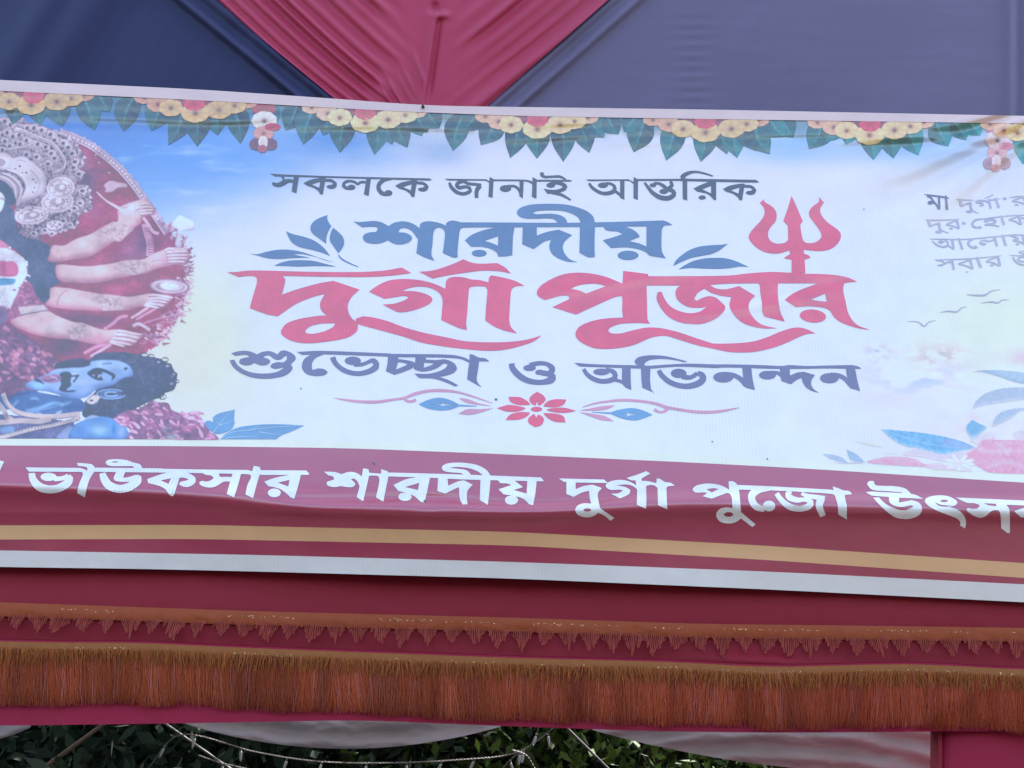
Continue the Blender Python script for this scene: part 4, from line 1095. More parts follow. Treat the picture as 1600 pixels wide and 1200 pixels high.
def paint(poly, col, soft=0.0, op=1.0, shade=None, sh=5.0, amask=True, tex=0.0):
    pm = pmask(np.asarray(poly, float), int(soft * SS * 3) + (int(sh * SS * 2) if shade is not None else 0))
    if pm is None: return
    m, sy, sx = pm
    c = np.broadcast_to(np.array(col, np.float32), m.shape + (3,)).copy()
    if shade is not None:
        bm = blur(m, sh); k = int(sh * SS * .8)
        low = np.clip(1 - np.roll(bm, -k, 0) * 1.15, 0, 1); low[-k:] = 1
        c = c * (1 - low[..., None]) + np.array(shade, np.float32) * low[..., None]
    if tex: c = c * (1 + tex * (fbm(GX[sy, sx] / 4, GY[sy, sx] / 4, 3) - .5)[..., None])
    if soft: m = blur(m, soft)
    w = (m * op)[..., None]
    ART[sy, sx] = ART[sy, sx] * (1 - w) + c * w
    if amask:
        ALP[sy, sx] = np.maximum(ALP[sy, sx], (m > .4) * 1.0); WHO[sy, sx][m > .4] = who
def FR(x0, y0, sc=8.0):
    def pts(s, closed=True):
        a = spline(parse(s), closed, 14.0); a = a.copy(); a[:, 0] = a[:, 0] / sc + x0; a[:, 1] = a[:, 1] / sc + y0
        if a.shape[1] > 2: a[:, 2] /= sc
        return a
    return pts
def line(pts, w, col, op=1.0, soft=0.0, amask=True):
    """pts Nx2 px path"""
    tg = np.gradient(pts[:, :2], axis=0); tg /= np.linalg.norm(tg, axis=1)[:, None] + 1e-9
    nn = np.stack([-tg[:, 1], tg[:, 0]], 1); w = np.broadcast_to(np.asarray(w, float), (len(pts),))[:, None] / 2
    paint(np.concatenate([pts[:, :2] + nn * w, (pts[:, :2] - nn * w)[::-1]]), col, soft, op, amask=amask)
def blob(x, y, sx, sy, col, op=1.0):
    w = (np.exp(-(((GX - x) / sx) ** 2 + ((GY - y) / sy) ** 2)) * op * ALP)[..., None]
    ART[:] = ART * (1 - w) + np.array(col, np.float32) * w
R2 = np.random.default_rng(21)
F1, F3, F5, F7 = FR(0, 170), FR(0, 310), FR(0, 430), FR(0, 540)
LAV, LAVD, CORE = (214, 205, 216), (124, 108, 130), (70, 60, 80)
# backdrop disc of red cloth
paint(FR(0, 0, 1)('-60,200 40,190 92,206 120,213 150,228 180,252 208,282 232,314 250,344 268,362 286,400 292,440 286,480 266,518 235,548 160,575 90,580 0,600 -60,600'), (158, 82, 112), .6, tex=.3)
for a in ((132, 285, 20, 30, (96, 92, 114), .8), (225, 385, 26, 40, (122, 98, 132), .7), (108, 520, 34, 28, (88, 80, 106), .8), (148, 335, 16, 18, (184, 100, 140), .8), (190, 452, 34, 9, (196, 100, 142), .7),
          (160, 250, 30, 14, (176, 108, 142), .6), (170, 268, 40, 5, (128, 76, 108), .5), (95, 545, 30, 12, (84, 78, 104), .6), (200, 400, 20, 20, (165, 112, 150), .6), (262, 372, 14, 20, (150, 92, 126), .7), (150, 500, 40, 8, (112, 84, 116), .6)):
    blob(*a)
# jewelled rim
rim = FR(0, 0, 1)('93,206 115,213 140,225 165,243 190,265 212,291 232,319 250,346 262,364', False)
line(rim, 11, (176, 152, 186), soft=.4)
nrm = np.gradient(rim, axis=0); nrm /= np.linalg.norm(nrm, axis=1)[:, None]; nrm = np.stack([nrm[:, 1], -nrm[:, 0]], 1)
line(rim - nrm * 5.5, 1.8, (216, 204, 224)); line(rim + nrm * 3.5, 1.6, (200, 192, 218)); line(rim - nrm * 8, 2.2, (134, 76, 110), .8)
fine = spline([(*p, False) for p in rim[::2]], False, 1.0)
fn = np.gradient(fine, axis=0); fn /= np.linalg.norm(fn, axis=1)[:, None] + 1e-9; fn = np.stack([fn[:, 1], -fn[:, 0]], 1)
for i in range(2, len(fine) - 2, 3):
    p, n_ = fine[i], fn[i]; tq = np.array([-n_[1], n_[0]])
    if i % 6 == 2: paint(ell(*(p - n_ * 1), 2.6, 1.9, math.degrees(math.atan2(tq[1], tq[0])), 10), (224, 218, 234))
    else: paint(ell(*(p - n_ * 1), 1.3, 1.1, 0, 8), (140, 116, 150))
    if i % 9 == 2:
        h = R2.uniform(3, 7); paint(np.array([p + n_ * 4 - tq * 2.6, p + n_ * 4 + tq * 2.6, p + n_ * (4 + h) + tq * R2.normal(0, 1)]), (168, 148, 186) if i % 2 else (190, 180, 208))
    if i % 4 == 2: paint(ell(*(p + n_ * R2.uniform(5, 9) + tq * R2.normal(0, 2)), .8, .8, 0, 7), (200, 196, 218), op=.8)
for i in range(12): paint(ell(R2.uniform(140, 225), 0, 1.0, 1.0), LAV)
for (x, y) in ((150, 242), (155, 254), (172, 254), (176, 254), (171, 270), (198, 272), (206, 284), (214, 296), (216, 297)): paint(ell(x, y, 1.6, 1.3, 0, 9), (222, 204, 222))
# spiky silhouette below the rim on the right
for i in range(230):
    t_ = R2.random(); bx = np.interp(t_, [0, .2, .45, .7, 1], [262, 292, 300, 284, 240]); by = np.interp(t_, [0, .2, .45, .7, 1], [352, 385, 430, 485, 540])
    ang = np.interp(t_, [0, .4, 1], [-1.0, -.1, .5]) + R2.normal(0, .5); L = R2.uniform(4, 18); w = R2.uniform(1.2, 3.4)
    bx += R2.normal(-6, 6); by += R2.normal(0, 5); dx, dy = math.cos(ang), math.sin(ang)
    paint(np.array([(bx - dy * w, by + dx * w), (bx + dy * w, by - dx * w), (bx + dx * L, by + dy * L)]), [(176, 128, 156), (198, 168, 192), (156, 108, 138), (214, 196, 214)][i % 4], op=.95)
# ladder border inside
lad = F3('1780,330 1800,420 1830,520 1840,620 1835,720', False)
line(lad, 2, (200, 160, 188)); line(lad + (10, 0), 1.5, (190, 140, 172))
for q in lad[::2]: line(np.array([q + (1, 0), q + (9, 1.5)]), 2.4, (216, 170, 200))
# hair
paint(F3('0,60 170,150 230,400 300,480 480,520 620,600 650,700 690,800 750,900 750,1060 640,1100 640,1260 540,1310 450,1200 390,1060 340,900 320,780 200,650 100,600 0,520'), (92, 98, 128), .5, tex=.2)
paint(F5('-120,-200 310,-20 740,40 660,160 630,290 560,350 490,280 430,200 380,100'), (86, 92, 120), .5, tex=.2)
for i in range(60):
    x, y = R2.uniform(5, 88), R2.uniform(330, 470)
    if 40 < x or y < 380:
        a_ = R2.uniform(.8, 1.6); L = R2.uniform(6, 20); q = np.array([(x, y), (x + L * .5 * math.cos(a_) + 1, y + L * .5 * math.sin(a_)), (x + L * math.cos(a_), y + L * math.sin(a_))])
        line(q, 1.0, (74, 80, 108) if i % 2 else (116, 122, 150), .6, amask=False)
# crown
paint(F1('-112,120! 0,100 100,90 180,45 260,90 320,130 340,180 420,190 490,170 580,240 700,260 760,330 900,360 960,440 1020,530 1055,600 1055,690 1000,760 1050,790 1030,880 960,940 1100,960 1140,1020 1130,1100 1160,1140 1150,1250 1090,1290 1000,1330 970,1390 990,1420 940,1500 840,1520 700,1570 550,1570 480,1640 300,1590 230,1500 250,1430 180,1350 190,1240 180,1080 100,950 0,880 -112,870!'), LAVD, .5, tex=.3)
crown_poly = F1('-112,120! 0,100 100,90 180,45 260,90 320,130 340,180 420,190 490,170 580,240 700,260 760,330 900,360 960,440 1020,530 1055,600 1055,690 1000,760 1050,790 1030,880 960,940 1100,960 1140,1020 1130,1100 1160,1140 1150,1250 1090,1290 1000,1330 970,1390 990,1420 940,1500 840,1520 700,1570 550,1570 480,1640 300,1590 230,1500 250,1430 180,1350 190,1240 180,1080 100,950 0,880 -112,870!')
for a in ((70, 215, 40, 20, (176, 166, 188), .6), (60, 260, 50, 40, (168, 156, 178), .5), (75, 255, 8, 6, (86, 78, 100), .7), (40, 215, 30, 5, (140, 126, 150), .5)): blob(*a)
def jewel(zx, zy, r=6.0, ang=None, fr=(0, 170), core=True):
    x, y = fr[0] + zx / 8, fr[1] + zy / 8
    if ang is None: ang = math.degrees(math.atan2(y - 290, x - 5))
    for k in range(5):
        a_ = math.radians(ang + (k - 2) * 34); paint(ell(x + math.cos(a_) * r * .75, y + math.sin(a_) * r * .6, r * .42, r * .3, math.degrees(a_), 10), (204, 195, 210))
    paint(ell(x, y, r * .86, r * .68, ang, 16), (192, 182, 200)); paint(ell(x + .3, y + .5, r * .66, r * .5, ang, 14), (164, 152, 174))
    if core: paint(ell(x, y, r * .42, r * .3, ang, 12), CORE, .2)
for (x, y) in ((30, 330), (90, 300), (60, 410), (200, 430), (250, 445), (400, 440), (470, 445), (570, 480), (640, 560), (680, 620), (330, 578), (455, 604), (600, 690), (240, 330), (160, 350), (330, 400), (120, 470), (30, 520)): jewel(x, y, 6.4)
for (x, y) in ((-40, 150), (60, 160), (150, 140), (130, 205), (240, 120), (340, 243), (425, 243), (520, 270), (630, 322), (680, 395), (790, 432), (850, 485), (900, 562), (935, 665), (915, 737), (985, 817), (1030, 1027), (1000, 1177)): jewel(x, y, 6.6)
for (x, y) in ((1000, 60), (930, 125), (862, 158), (870, 330), (790, 280), (640, 440), (420, 440), (560, 400)): jewel(x, y, 5.6, 20, (0, 310))
arc = F1('190,255 300,290 430,350 560,400 660,450 740,540 790,620 810,690 780,760 700,800', False)
line(arc, 4.2, (202, 192, 210)); line(arc, 1.2, (150, 138, 160)); line(arc + (-1.6, 2.6), 1.6, (104, 94, 116), .8); line(arc + (1.4, -2.6), 1.2, (224, 218, 232))
line(F1('100,500 220,490 320,470 420,430', False), 3, (196, 186, 206)); line(F1('160,520 280,500 400,520', False), 1.5, CORE, .7)
# filigree: fine dark hollows and light wires over the whole head-dress
crn = (np.abs(ART - np.array(LAVD)).sum(-1) < 120)
_m, _sy, _sx = pmask(crown_poly); cm_ = np.zeros(crn.shape, bool); cm_[_sy, _sx] = _m > .5; crn &= cm_
fil = np.abs(fbm(GX / 3.2, GY / 3.2, 2) - .5) * 5
wgt = (np.clip(1 - fil, 0, 1) * crn * .75)[..., None]; ART[:] = ART * (1 - wgt) + np.array((206, 194, 206), np.float32) * wgt
wgt = (smoothstep(.62, .75, fbm(GX / 4 + 60, GY / 4, 2)) * crn * .7)[..., None]; ART[:] = ART * (1 - wgt) + np.array(CORE, np.float32) * wgt
# crown plate with ridges
paint(F1('-112,750! 0,720 60,700 130,640 200,610 300,600 420,680 530,790 580,880 572,980 520,1070 400,1130 220,1195 230,1130 290,1050 300,950 240,850 120,790 0,760 -112,770!'), (206, 200, 218), .4, shade=(160, 146, 170), sh=5)
paint(F1('-112,790! 0,800 120,830 240,930 300,1050 240,1190 190,1180 180,1050 110,950 0,880 -112,880!'), (180, 166, 188), .4)
for s, w, c in (('60,768 200,830 290,920 305,1010 240,1130', 1.6, (96, 86, 108)), ('0,815 120,860 220,960 230,1080 215,1150', 1.2, (120, 108, 132)), ('90,760 240,810 330,910 345,1020 270,1130', 1.8, (232, 228, 240)),
                ('30,800 170,860 260,960 270,1060 225,1150', 2.0, (224, 218, 234)), ('380,760 470,860 500,960 450,1060', 1.0, (160, 148, 172)), ('440,740 530,850 548,960 500,1060', .8, (176, 164, 188)), ('0,840 110,890 190,990 195,1130', 2.2, (220, 212, 228)),
                ('200,650 260,640 330,670', 1.2, (168, 156, 180)), ('20,700 90,680 130,600', 2.0, (150, 140, 164))):
    line(F1(s, False), w, c)
for (x, y, r) in ((250, 720, 3), (195, 752, 2), (330, 800, 3), (415, 885, 2.4), (450, 925, 2), (432, 985, 2), (415, 1045, 2.2), (280, 800, 2)): paint(ell(x / 8, 170 + y / 8, r * 1.2, r * .7, 30, 12), (222, 216, 232)); paint(ell(x / 8, 170 + y / 8, r * .7, r * .45, 30, 12), CORE, .2)
paint(ell(3, 252, 17, 13, 0), (206, 197, 215)); paint(ell(2, 253, 13, 9, 0), (226, 220, 234)); paint(ell(1, 254, 8, 6, 0), (176, 160, 186))
paint(F1('-112,900! 0,890 100,950 170,1050 185,1200 -112,1220!'), (84, 90, 116), .6)
paint(F1('-112,1040! 0,1040 45,1080 60,1140 40,1230 0,1290 -112,1300!'), (226, 224, 236), .5); line(F1('0,1130 30,1120 55,1150', False), 1.2, (90, 90, 112))
# ear ornaments
for (x, y, rx, ry) in ((400, 215, 27, 14), (720, 45, 26, 17), (760, -130, 22, 17), (690, 335, 13, 7)):
    X_, Y_ = x / 8, 310 + y / 8
    paint(ell(X_, Y_, rx, ry, -8), (204, 194, 212)); paint(ell(X_, Y_, rx * .86, ry * .82, -8), (178, 166, 188)); paint(ell(X_, Y_, rx * .76, ry * .7, -8), (214, 205, 222)); paint(ell(X_, Y_, rx * .48, ry * .42, -8), (170, 156, 178)); paint(ell(X_ + 2, Y_ - 1, rx * .2, ry * .24, -8), (226, 219, 232))
    for k in range(16):
        a_ = k * 2 * math.pi / 16; paint(ell(X_ + rx * .92 * math.cos(a_), Y_ + ry * .92 * math.sin(a_), 1.5, 1.2, 0, 8), (220, 212, 228))
        if k % 3 == 0: paint(ell(X_ + rx * .62 * math.cos(a_), Y_ + ry * .58 * math.sin(a_), 1.8, 1.0, 0, 8), CORE, op=.7)
for i in range(26):
    a_ = R2.uniform(-.4, 1.4); x = 12 + 110 * R2.random(); y = 318 + 45 * R2.random()
    if x > 28 and y < 365: paint(ell(x, y, R2.uniform(1, 2.6), R2.uniform(.8, 1.6), R2.uniform(0, 90), 9), (216, 208, 224) if i % 3 else CORE, op=.8)
# fringe of petal points around the crown ornaments
for (x, y, a0) in ((1075, 610, 0), (1050, 680, 10), (1060, 800, 0), (1105, 970, -20), (1140, 1020, 0), (1150, 1110, 10), (1145, 1170, 15), (1085, 1290, 40), (990, 1320, 55), (880, 1350, 70), (985, 1425, 10), (940, 1490, 30), (840, 1530, 60), (770, 1550, 70), (700, 1570, 80), (630, 1560, 90), (980, 450, -10), (1010, 520, -5), (880, 360, -30), (720, 262, -50), (575, 240, -55), (490, 175, -60)):
    a_ = math.radians(a0); p = np.array([x / 8, 170 + y / 8]); dv = np.array([math.cos(a_), math.sin(a_)]); nv = np.array([-dv[1], dv[0]])
    paint(np.array([p - dv * 4 + nv * 3, p - dv * 4 - nv * 3, p + dv * 1.5]), (214, 205, 222)); paint(ell(*(p - dv * 3.4), 1.5, 1.0, a0, 8), (168, 156, 180))
# arms with hands
SK, SKS = (216, 190, 200), (168, 104, 134)
def arm(pts, bands, fingers):
    line(np.concatenate([pts, pts[:1]]), 2.4, (128, 84, 116), .35, 1.0, amask=False)
    paint(pts, SK, .35, shade=SKS, sh=6.5, tex=.06)
    for b0 in bands:
        paint(b0, (200, 178, 190), .5, tex=.4)
        q = np.concatenate([b0, b0[:1]]); line(q, .9, (160, 138, 152), .8)
        c0 = b0.mean(0)
        for k in range(5): paint(ell(*(c0 + R2.normal(0, 4, 2)), 1.1, .8, 0, 8), (104, 88, 106), op=.85)
        for k in range(0, len(b0), 2): paint(ell(*b0[k], 1.6, 1.2, 0, 8), (196, 178, 190))
    for f_ in fingers: line(f_[:, :2], 1.2, (158, 118, 150), .85)
arm(F3('660,590 800,590 950,510 1160,440 1300,370 1470,290 1470,160 1500,110 1570,75 1650,50 1740,20 1800,10 1860,50 1920,90 1940,150 1900,200 1840,220 1770,240 1770,300 1660,390 1540,490 1400,560 1250,660 1100,740 900,770 700,800 600,780 620,700'),
    [F3('1160,440! 1280,370 1420,300! 1560,330 1660,390! 1560,480 1500,540! 1340,500')], [F3('1700,130 1780,90 1860,100', False), F3('1690,160 1780,140 1900,120', False), F3('1770,180 1840,170 1920,150', False), F3('1760,220 1820,210 1880,210', False), F3('1690,110 1700,150 1690,190', False), F3('1480,150 1540,120 1600,110', False)])
blob(207, 327, 10, 9, (214, 222, 242), .8); blob(192, 335, 4, 10, (206, 170, 196), .5)
arm(F3('720,830 1050,850 1300,830 1480,800 1800,760 1900,700 2060,640 2200,610 2300,640 2370,700 2340,800 2280,840 2180,830 2050,860 1960,880 1850,930 1700,960 1500,1000 1200,1060 900,1060 760,1040 700,950'),
    [F3('1430,880! 1500,800 1700,770! 1850,820 1880,880! 1700,950 1560,930!')], [F3('2080,700 2200,690 2340,690', False), F3('2090,740 2200,730 2340,730', False), F3('2100,780 2220,770 2320,775', False), F3('2080,660 2090,760 2110,820', False), F3('1900,790 1990,770 2080,780', False)])
blob(258, 407, 14, 8, (214, 166, 200), .6)
# conch, club and disc held on the right
paint(F3('2140,330 2180,270 2240,210 2330,240 2420,290 2440,350 2380,400 2300,400 2260,440 2260,560 2270,620 2200,600 2190,560 2230,400 2160,370'), (214, 217, 238), .4, shade=(176, 168, 200), sh=3)
for s in ('2220,40 2225,130 2235,200', '2080,90 2140,85 2180,110', '2120,230 2180,220 2230,200', '2260,190 2330,230 2400,250', '2390,240 2450,310 2430,380 2340,410', '2300,170 2350,175', '2250,440 2290,520'): line(F3(s, False), 1.0, (150, 148, 180), .9)
line(F3('1790,240 1850,320 1920,420 1990,440', False), 5, (216, 182, 208)); line(F3('1210,-80 1330,30 1480,120 1560,170 1640,210', False), np.linspace(2, 6, len(F3('1210,-80 1330,30 1480,120 1560,170 1640,210', False))), (218, 198, 218)) 
paint(F1('1300,960 1380,900 1480,920 1580,940 1590,980 1480,990 1400,1040 1310,1040 1330,1000'), (206, 184, 208), .4)
for (x, y, rx, ry, c) in ((265, 448, 32, 12, (150, 122, 150)), (265, 448, 29, 10, (212, 192, 212)), (266, 448, 23, 8, (168, 146, 172)), (268, 447, 18, 7, (220, 214, 230)), (274, 446, 12, 5, (196, 186, 208)), (272, 447, 8, 3.4, (232, 228, 240))): paint(ell(x, y, rx, ry, 3), c, .3)
arm(F5('640,160 830,160 1000,190 1300,240 1600,270 1750,250 1870,230 2000,240 2170,270 2130,330 2080,380 2000,420 1900,400 1750,400 1600,440 1300,450 1000,440 700,410 560,370 620,290'),
    [F5('1140,300! 1280,245 1500,265! 1540,430! 1300,440!')], [F5('1870,320 2000,310 2130,320', False), F5('1850,350 1980,345 2090,365', False), F5('1830,375 1950,385 2030,410', False), F5('1860,265 1940,270 2000,260', False), F5('720,380 730,300 790,220 850,180', False)])
arm(F5('230,480 600,450 700,500 900,580 1060,610 1280,680 1500,680 1660,710 1800,750 1740,810 1680,870 1560,890 1400,830 1250,870 1100,850 900,810 600,780 350,720 180,640 130,560'),
    [F5('810,660! 1000,600 1100,630! 1160,760! 900,800!')], [F5('1460,770 1600,780 1730,800', False), F5('1430,800 1560,820 1670,850', False), F5('1400,830 1500,870 1570,885', False), F5('1460,720 1540,700 1620,720', False)])
blob(150, 528, 18, 6, (206, 132, 170), .5); blob(88, 512, 20, 8, (228, 222, 236), .7)
for s, w, c in (('1300,680 1420,600 1500,530 1600,510', 5, (206, 150, 184)), ('1050,980 1200,900 1330,870 1400,850', 5, (208, 146, 182)), ('1640,540 1740,480 1860,400', 4, (220, 190, 214)), ('1660,640 1740,610 1880,690', 5, (206, 196, 218)), ('1800,600 2000,540 2180,500 2400,430', 2.2, (186, 150, 176)),
                ('1130,1020 1250,950 1390,870', 4, (224, 186, 212)), ('1700,560 1800,500 1950,420', 3, (202, 166, 192)), ('1900,640 2020,590 2130,590', 2, (170, 128, 156)), ('2000,520 2120,470 2200,540', 2, (178, 138, 166)), ('1780,720 1850,760 1900,780', 3, (178, 140, 166)), ('1740,840 1800,860 1830,830 1780,820', 2, (170, 134, 160))):
    line(F5(s, False), w, c, soft=.3)
FG = (228, 210, 226)
for fr_, ss_ in ((F5, ('1840,300 1980,290 2120,312', '1830,330 1960,325 2085,345', '1815,355 1930,362 2050,385', '1800,378 1900,392 1985,412', '1860,255 1950,250 2060,270 2160,285', '1440,745 1560,750 1740,790', '1410,790 1540,800 1700,835', '1390,815 1500,845 1640,872', '1370,835 1460,865 1560,890', '1470,700 1560,705 1660,730 1780,745')),
                 (F3, ('2080,680 2200,668 2340,668', '2085,720 2200,710 2345,712', '2095,758 2200,750 2340,752', '2100,795 2200,790 2310,795', '2060,650 2130,625 2180,650', '1760,80 1820,60 1880,80', '1730,120 1820,105 1910,115', '1740,160 1830,150 1920,145', '1750,195 1830,185 1900,185', '1700,60 1730,90 1700,140'))):
    for s_ in ss_:
        q = fr_(s_, False); line(q + (0, 1.6), 1.6, (150, 104, 138), .8); line(q, np.interp(np.linspace(0, 1, len(q)), [0, .2, .85, 1], [2.2, 3.6, 3.0, 1.2]), FG); line(q - (0, .7), .9, (240, 228, 238), .8)
# flower garland on her chest
white_g = F3('-112,600! 0,600 130,640 250,710 310,770 330,840 340,920 320,1000 270,1080 260,1150 240,1230 180,1290 140,1350 60,1400 0,1370 -112,1360!')
paint(white_g, (218, 224, 242), .5, tex=.12)
for i in range(90):
    k = R2.integers(len(white_g)); p = white_g[k] * R2.uniform(.9, 1.03) if 0 else white_g[k] + R2.normal(0, 2.4, 2)
    if p[0] > -10: paint(ell(*p, R2.uniform(1.5, 3.2), R2.uniform(1, 2), R2.uniform(0, 180), 9), [(230, 234, 248), (222, 222, 222), (206, 212, 232)][i % 3])
paint(F3('-112,780! 0,780 80,790 150,785 215,830 230,920 200,970 100,980 0,970 -112,970!'), (206, 112, 158), .5, shade=(164, 84, 128), sh=3)
blob(6, 418, 3, 12, (160, 84, 124), .6)
paint(F3('-112,1000! 0,1000 190,1010 170,1070 0,1090 -112,1090!'), (92, 148, 190), .5, tex=.3); paint(F3('-112,520! 0,520 80,570 120,610 60,620 -112,620!'), (196, 124, 160), .5)
for i in range(40): paint(ell(R2.uniform(-8, 34), R2.uniform(446, 482), R2.uniform(1.5, 3.5), R2.uniform(1, 2.2), R2.uniform(0, 180), 9), (232, 236, 250) if i % 3 else (206, 214, 236))
# sleeve and sari
paint(F5('280,110 380,90 430,200 520,330 600,430 300,500 130,560 90,520 150,380 190,290'), (160, 104, 140), .5, tex=.35)
paint(F5('230,400! 540,370! 610,440! 260,500!'), (206, 196, 208), .4, tex=.2); line(F5('260,365 400,350 520,345', False), 1.2, (120, 100, 124)); line(F5('260,500 420,470 600,440', False), 1.2, (120, 100, 124))
for i in range(26): paint(ell(R2.uniform(22, 62), R2.uniform(440, 475), R2.uniform(1.5, 4), R2.uniform(.8, 2), R2.uniform(-40, 10), 9), (206, 142, 174) if i % 2 else (132, 92, 126), op=.7, amask=False)
paint(F5('-112,380! 60,400 100,500 60,600 -112,640!'), (128, 112, 148), .8); blob(6, 482, 7, 4, (170, 112, 150), .7)
paint(F5('-112,620! 60,600 130,620 220,690 400,800 520,880 600,980 770,1080 700,1170 640,1300 400,1500 -112,1700!'), (124, 92, 124), .6, tex=.4)
for i in range(170):
    x, y = R2.uniform(-10, 92), R2.uniform(508, 596)
    if (y - 505) > .62 * x: paint(ell(x, y, R2.uniform(2, 7), R2.uniform(1.5, 4), R2.uniform(10, 60), 11), [(200, 136, 164), (176, 112, 146), (104, 84, 114), (214, 160, 186), (150, 104, 138)][i % 5], .6, .75, amask=False)
# demon
who = 2
paint(F7('700,230 900,170 1000,160 1120,180 1200,110 1350,85 1500,80 1640,100 1840,130 2000,160 2060,200 2150,260 2200,350 2215,400 2210,480 2170,560 2060,600 2040,640 1900,690 1800,740 1700,790 1650,830 1480,880 1430,980 1050,900 1030,830 1060,700 1200,500 700,300'), (86, 90, 116), .5, tex=.3)
for i in range(120):
    x, y = R2.uniform(150, 275), R2.uniform(552, 645)
    if ALP[int((y - AY0) * SS), int((x - AX0) * SS)] > .5:
        r_ = R2.uniform(2, 5); a0 = R2.uniform(0, 6); th = np.linspace(a0, a0 + R2.uniform(2, 4.5), 9)
        line(np.stack([x + r_ * np.cos(th), y + r_ * .7 * np.sin(th)], 1), .9, [(66, 70, 96), (128, 130, 154), (76, 82, 108)][i % 3], .75, amask=False)
for (x, y, r_) in ((226, 556, 6), (248, 566, 6), (262, 572, 6.5), (270, 588, 6.5), (268, 600, 6), (272, 585, 5), (254, 620, 6), (240, 630, 5), (222, 634, 5), (210, 642, 5), (258, 562, 5), (236, 557, 5), (276, 596, 4)):
    th = np.linspace(0, 2 * np.pi, 22); line(np.stack([x + r_ * np.cos(th), y + r_ * .66 * np.sin(th)], 1), 2.0, (84, 86, 110)); paint(ell(x, y, r_ * .45, r_ * .28, 0, 10), (206, 198, 204), op=.7)
paint(F7('-112,560! 100,640 200,600 350,560 700,620 1000,660 1070,780 950,850 700,880 400,870 200,810 100,800 -112,840!'), (88, 116, 170), .8, tex=.15)
for s, w, c, o_ in (('330,820 500,780 680,720 800,740', 5, (130, 176, 228), .9), ('360,840 560,800 800,740 900,700', 2.5, (146, 190, 236), .8), ('160,770 200,720 230,680', 3, (140, 168, 214), .9), ('380,670 440,660 490,680', 3, (150, 186, 232), .8), ('700,850 740,840 770,820', 4, (180, 214, 244), .9), ('100,690 200,620 380,590', 4, (70, 84, 128), .7), ('500,830 620,800 760,760', 3, (70, 100, 160), .7), ('450,850 520,850', 3, (150, 196, 240), .8)):
    line(F7(s, False), w, c, o_, 1.0)
paint(F7('-112,850! 60,860 900,950 940,1000 900,1180 -112,1200!'), (112, 116, 160), .5, tex=.25); paint(F7('0,1040 150,1010 180,1080 60,1100'), (130, 168, 222), .8); paint(F7('760,1090 860,1010 950,1060 940,1160 720,1160'), (150, 172, 222), 1.2)
paint(F7('880,1180 930,1000 1050,930 1200,885 1400,910 1530,970 1600,1060 1625,1180'), (104, 154, 220), .6, shade=(90, 112, 176), sh=5)
blob(156, 672, 14, 8, (168, 218, 252), .95); blob(190, 675, 6, 9, (170, 190, 232), .8); blob(178, 670, 3, 10, (72, 116, 196), .6); blob(128, 676, 8, 8, (96, 120, 190), .5)
paint(F7('1050,920 1150,870 1240,890 1160,910'), (168, 190, 232), .4)
line(F7('40,600 90,720 180,810 320,860 520,885 760,880 1000,850', False), 7, (204, 196, 204)); line(F7('40,600 90,720 180,810 320,860 520,885 760,880 1000,850', False) + (0, 4), 1.2, (110, 98, 116), .7)
line(F7('-112,960 60,960 260,940 480,950 640,920', False), 8, (198, 188, 196)); line(F7('-112,1180 100,1130 400,1050 700,990 1010,900', False), 6.5, (206, 200, 208)); line(F7('-112,1205 100,1160 400,1075 700,1015 1000,935', False), 1.2, (86, 84, 108), .8)
for i in range(28):
    t_ = i / 27; x = -10 + 135 * t_; paint(ell(x, 682 - 28 * t_ + R2.normal(0, .6), 1.1, 1.6, 20, 8), (120, 108, 126), op=.7)
line(F7('-20,720 40,800 100,900 160,930', False), 8, (204, 194, 200), .9); blob(10, 650, 4, 6, (130, 116, 132), .7)
face = F7('320,480 420,430 560,370 640,330 720,290 850,272 1000,270 1110,240 1140,200 1300,180 1480,190 1580,230 1640,280 1665,370 1560,400 1480,450 1400,500 1300,520 1200,560 1080,650 900,660 750,620 600,580 450,560 330,520')
paint(face, (152, 188, 240), .5, shade=(96, 124, 190), sh=6)
for a in ((130, 597, 14, 6, (170, 200, 244), .9), (58, 603, 9, 5, (146, 208, 250), .95), (175, 572, 18, 5, (170, 200, 240), .7), (112, 612, 14, 5, (124, 160, 222), .7), (185, 585, 14, 5, (150, 192, 246), .7), (150, 604, 10, 4, (112, 134, 192), .5), (90, 617, 18, 3, (92, 110, 166), .6), (98, 578, 8, 3, (170, 190, 226), .7)): blob(*a)
INKD = (66, 70, 98)
paint(F7('1090,345 1150,300 1220,280 1300,295 1420,350 1445,390 1390,445 1405,390 1330,345 1270,335 1310,390 1290,430 1220,435 1150,400 1110,370'), INKD, .4)
paint(F7('1150,372 1210,365 1258,372 1240,402 1190,392'), (196, 206, 232), .3); paint(F7('1250,360 1310,370 1330,430 1300,430'), (146, 178, 230), .3); paint(ell(151, 587.5, 3, 2.6, 0, 12), (60, 64, 92))
paint(F7('760,345 850,330 900,360 990,365 960,420 920,465 905,420 880,440 890,500 830,560 940,560 950,570 840,585 740,555 770,480 740,430 700,440 740,400'), INKD, .5)
paint(F7('890,350 960,345 980,360 900,375'), (176, 204, 240), .4); paint(F7('890,400 950,390 930,430 900,445'), (160, 196, 240), .4)
paint(F7('500,400 600,370 700,360 770,390 760,430 720,460 640,470 560,460'), (164, 132, 172), .5); line(F7('540,430 620,440 700,420 760,400', False), 1.4, (90, 74, 110)); line(F7('630,380 680,400 720,420', False), 2, (206, 190, 220)); paint(F7('470,410 520,440 560,490 520,470 430,440'), (86, 84, 120), .5)
line(F7('1280,235 1330,228 1400,225', False), 1.5, (96, 110, 160)); paint(F7('1550,290 1580,270 1600,290 1560,310'), INKD, .3); line(F7('640,325 800,300 1000,300 1100,270', False), 1.6, (176, 206, 244), .8)
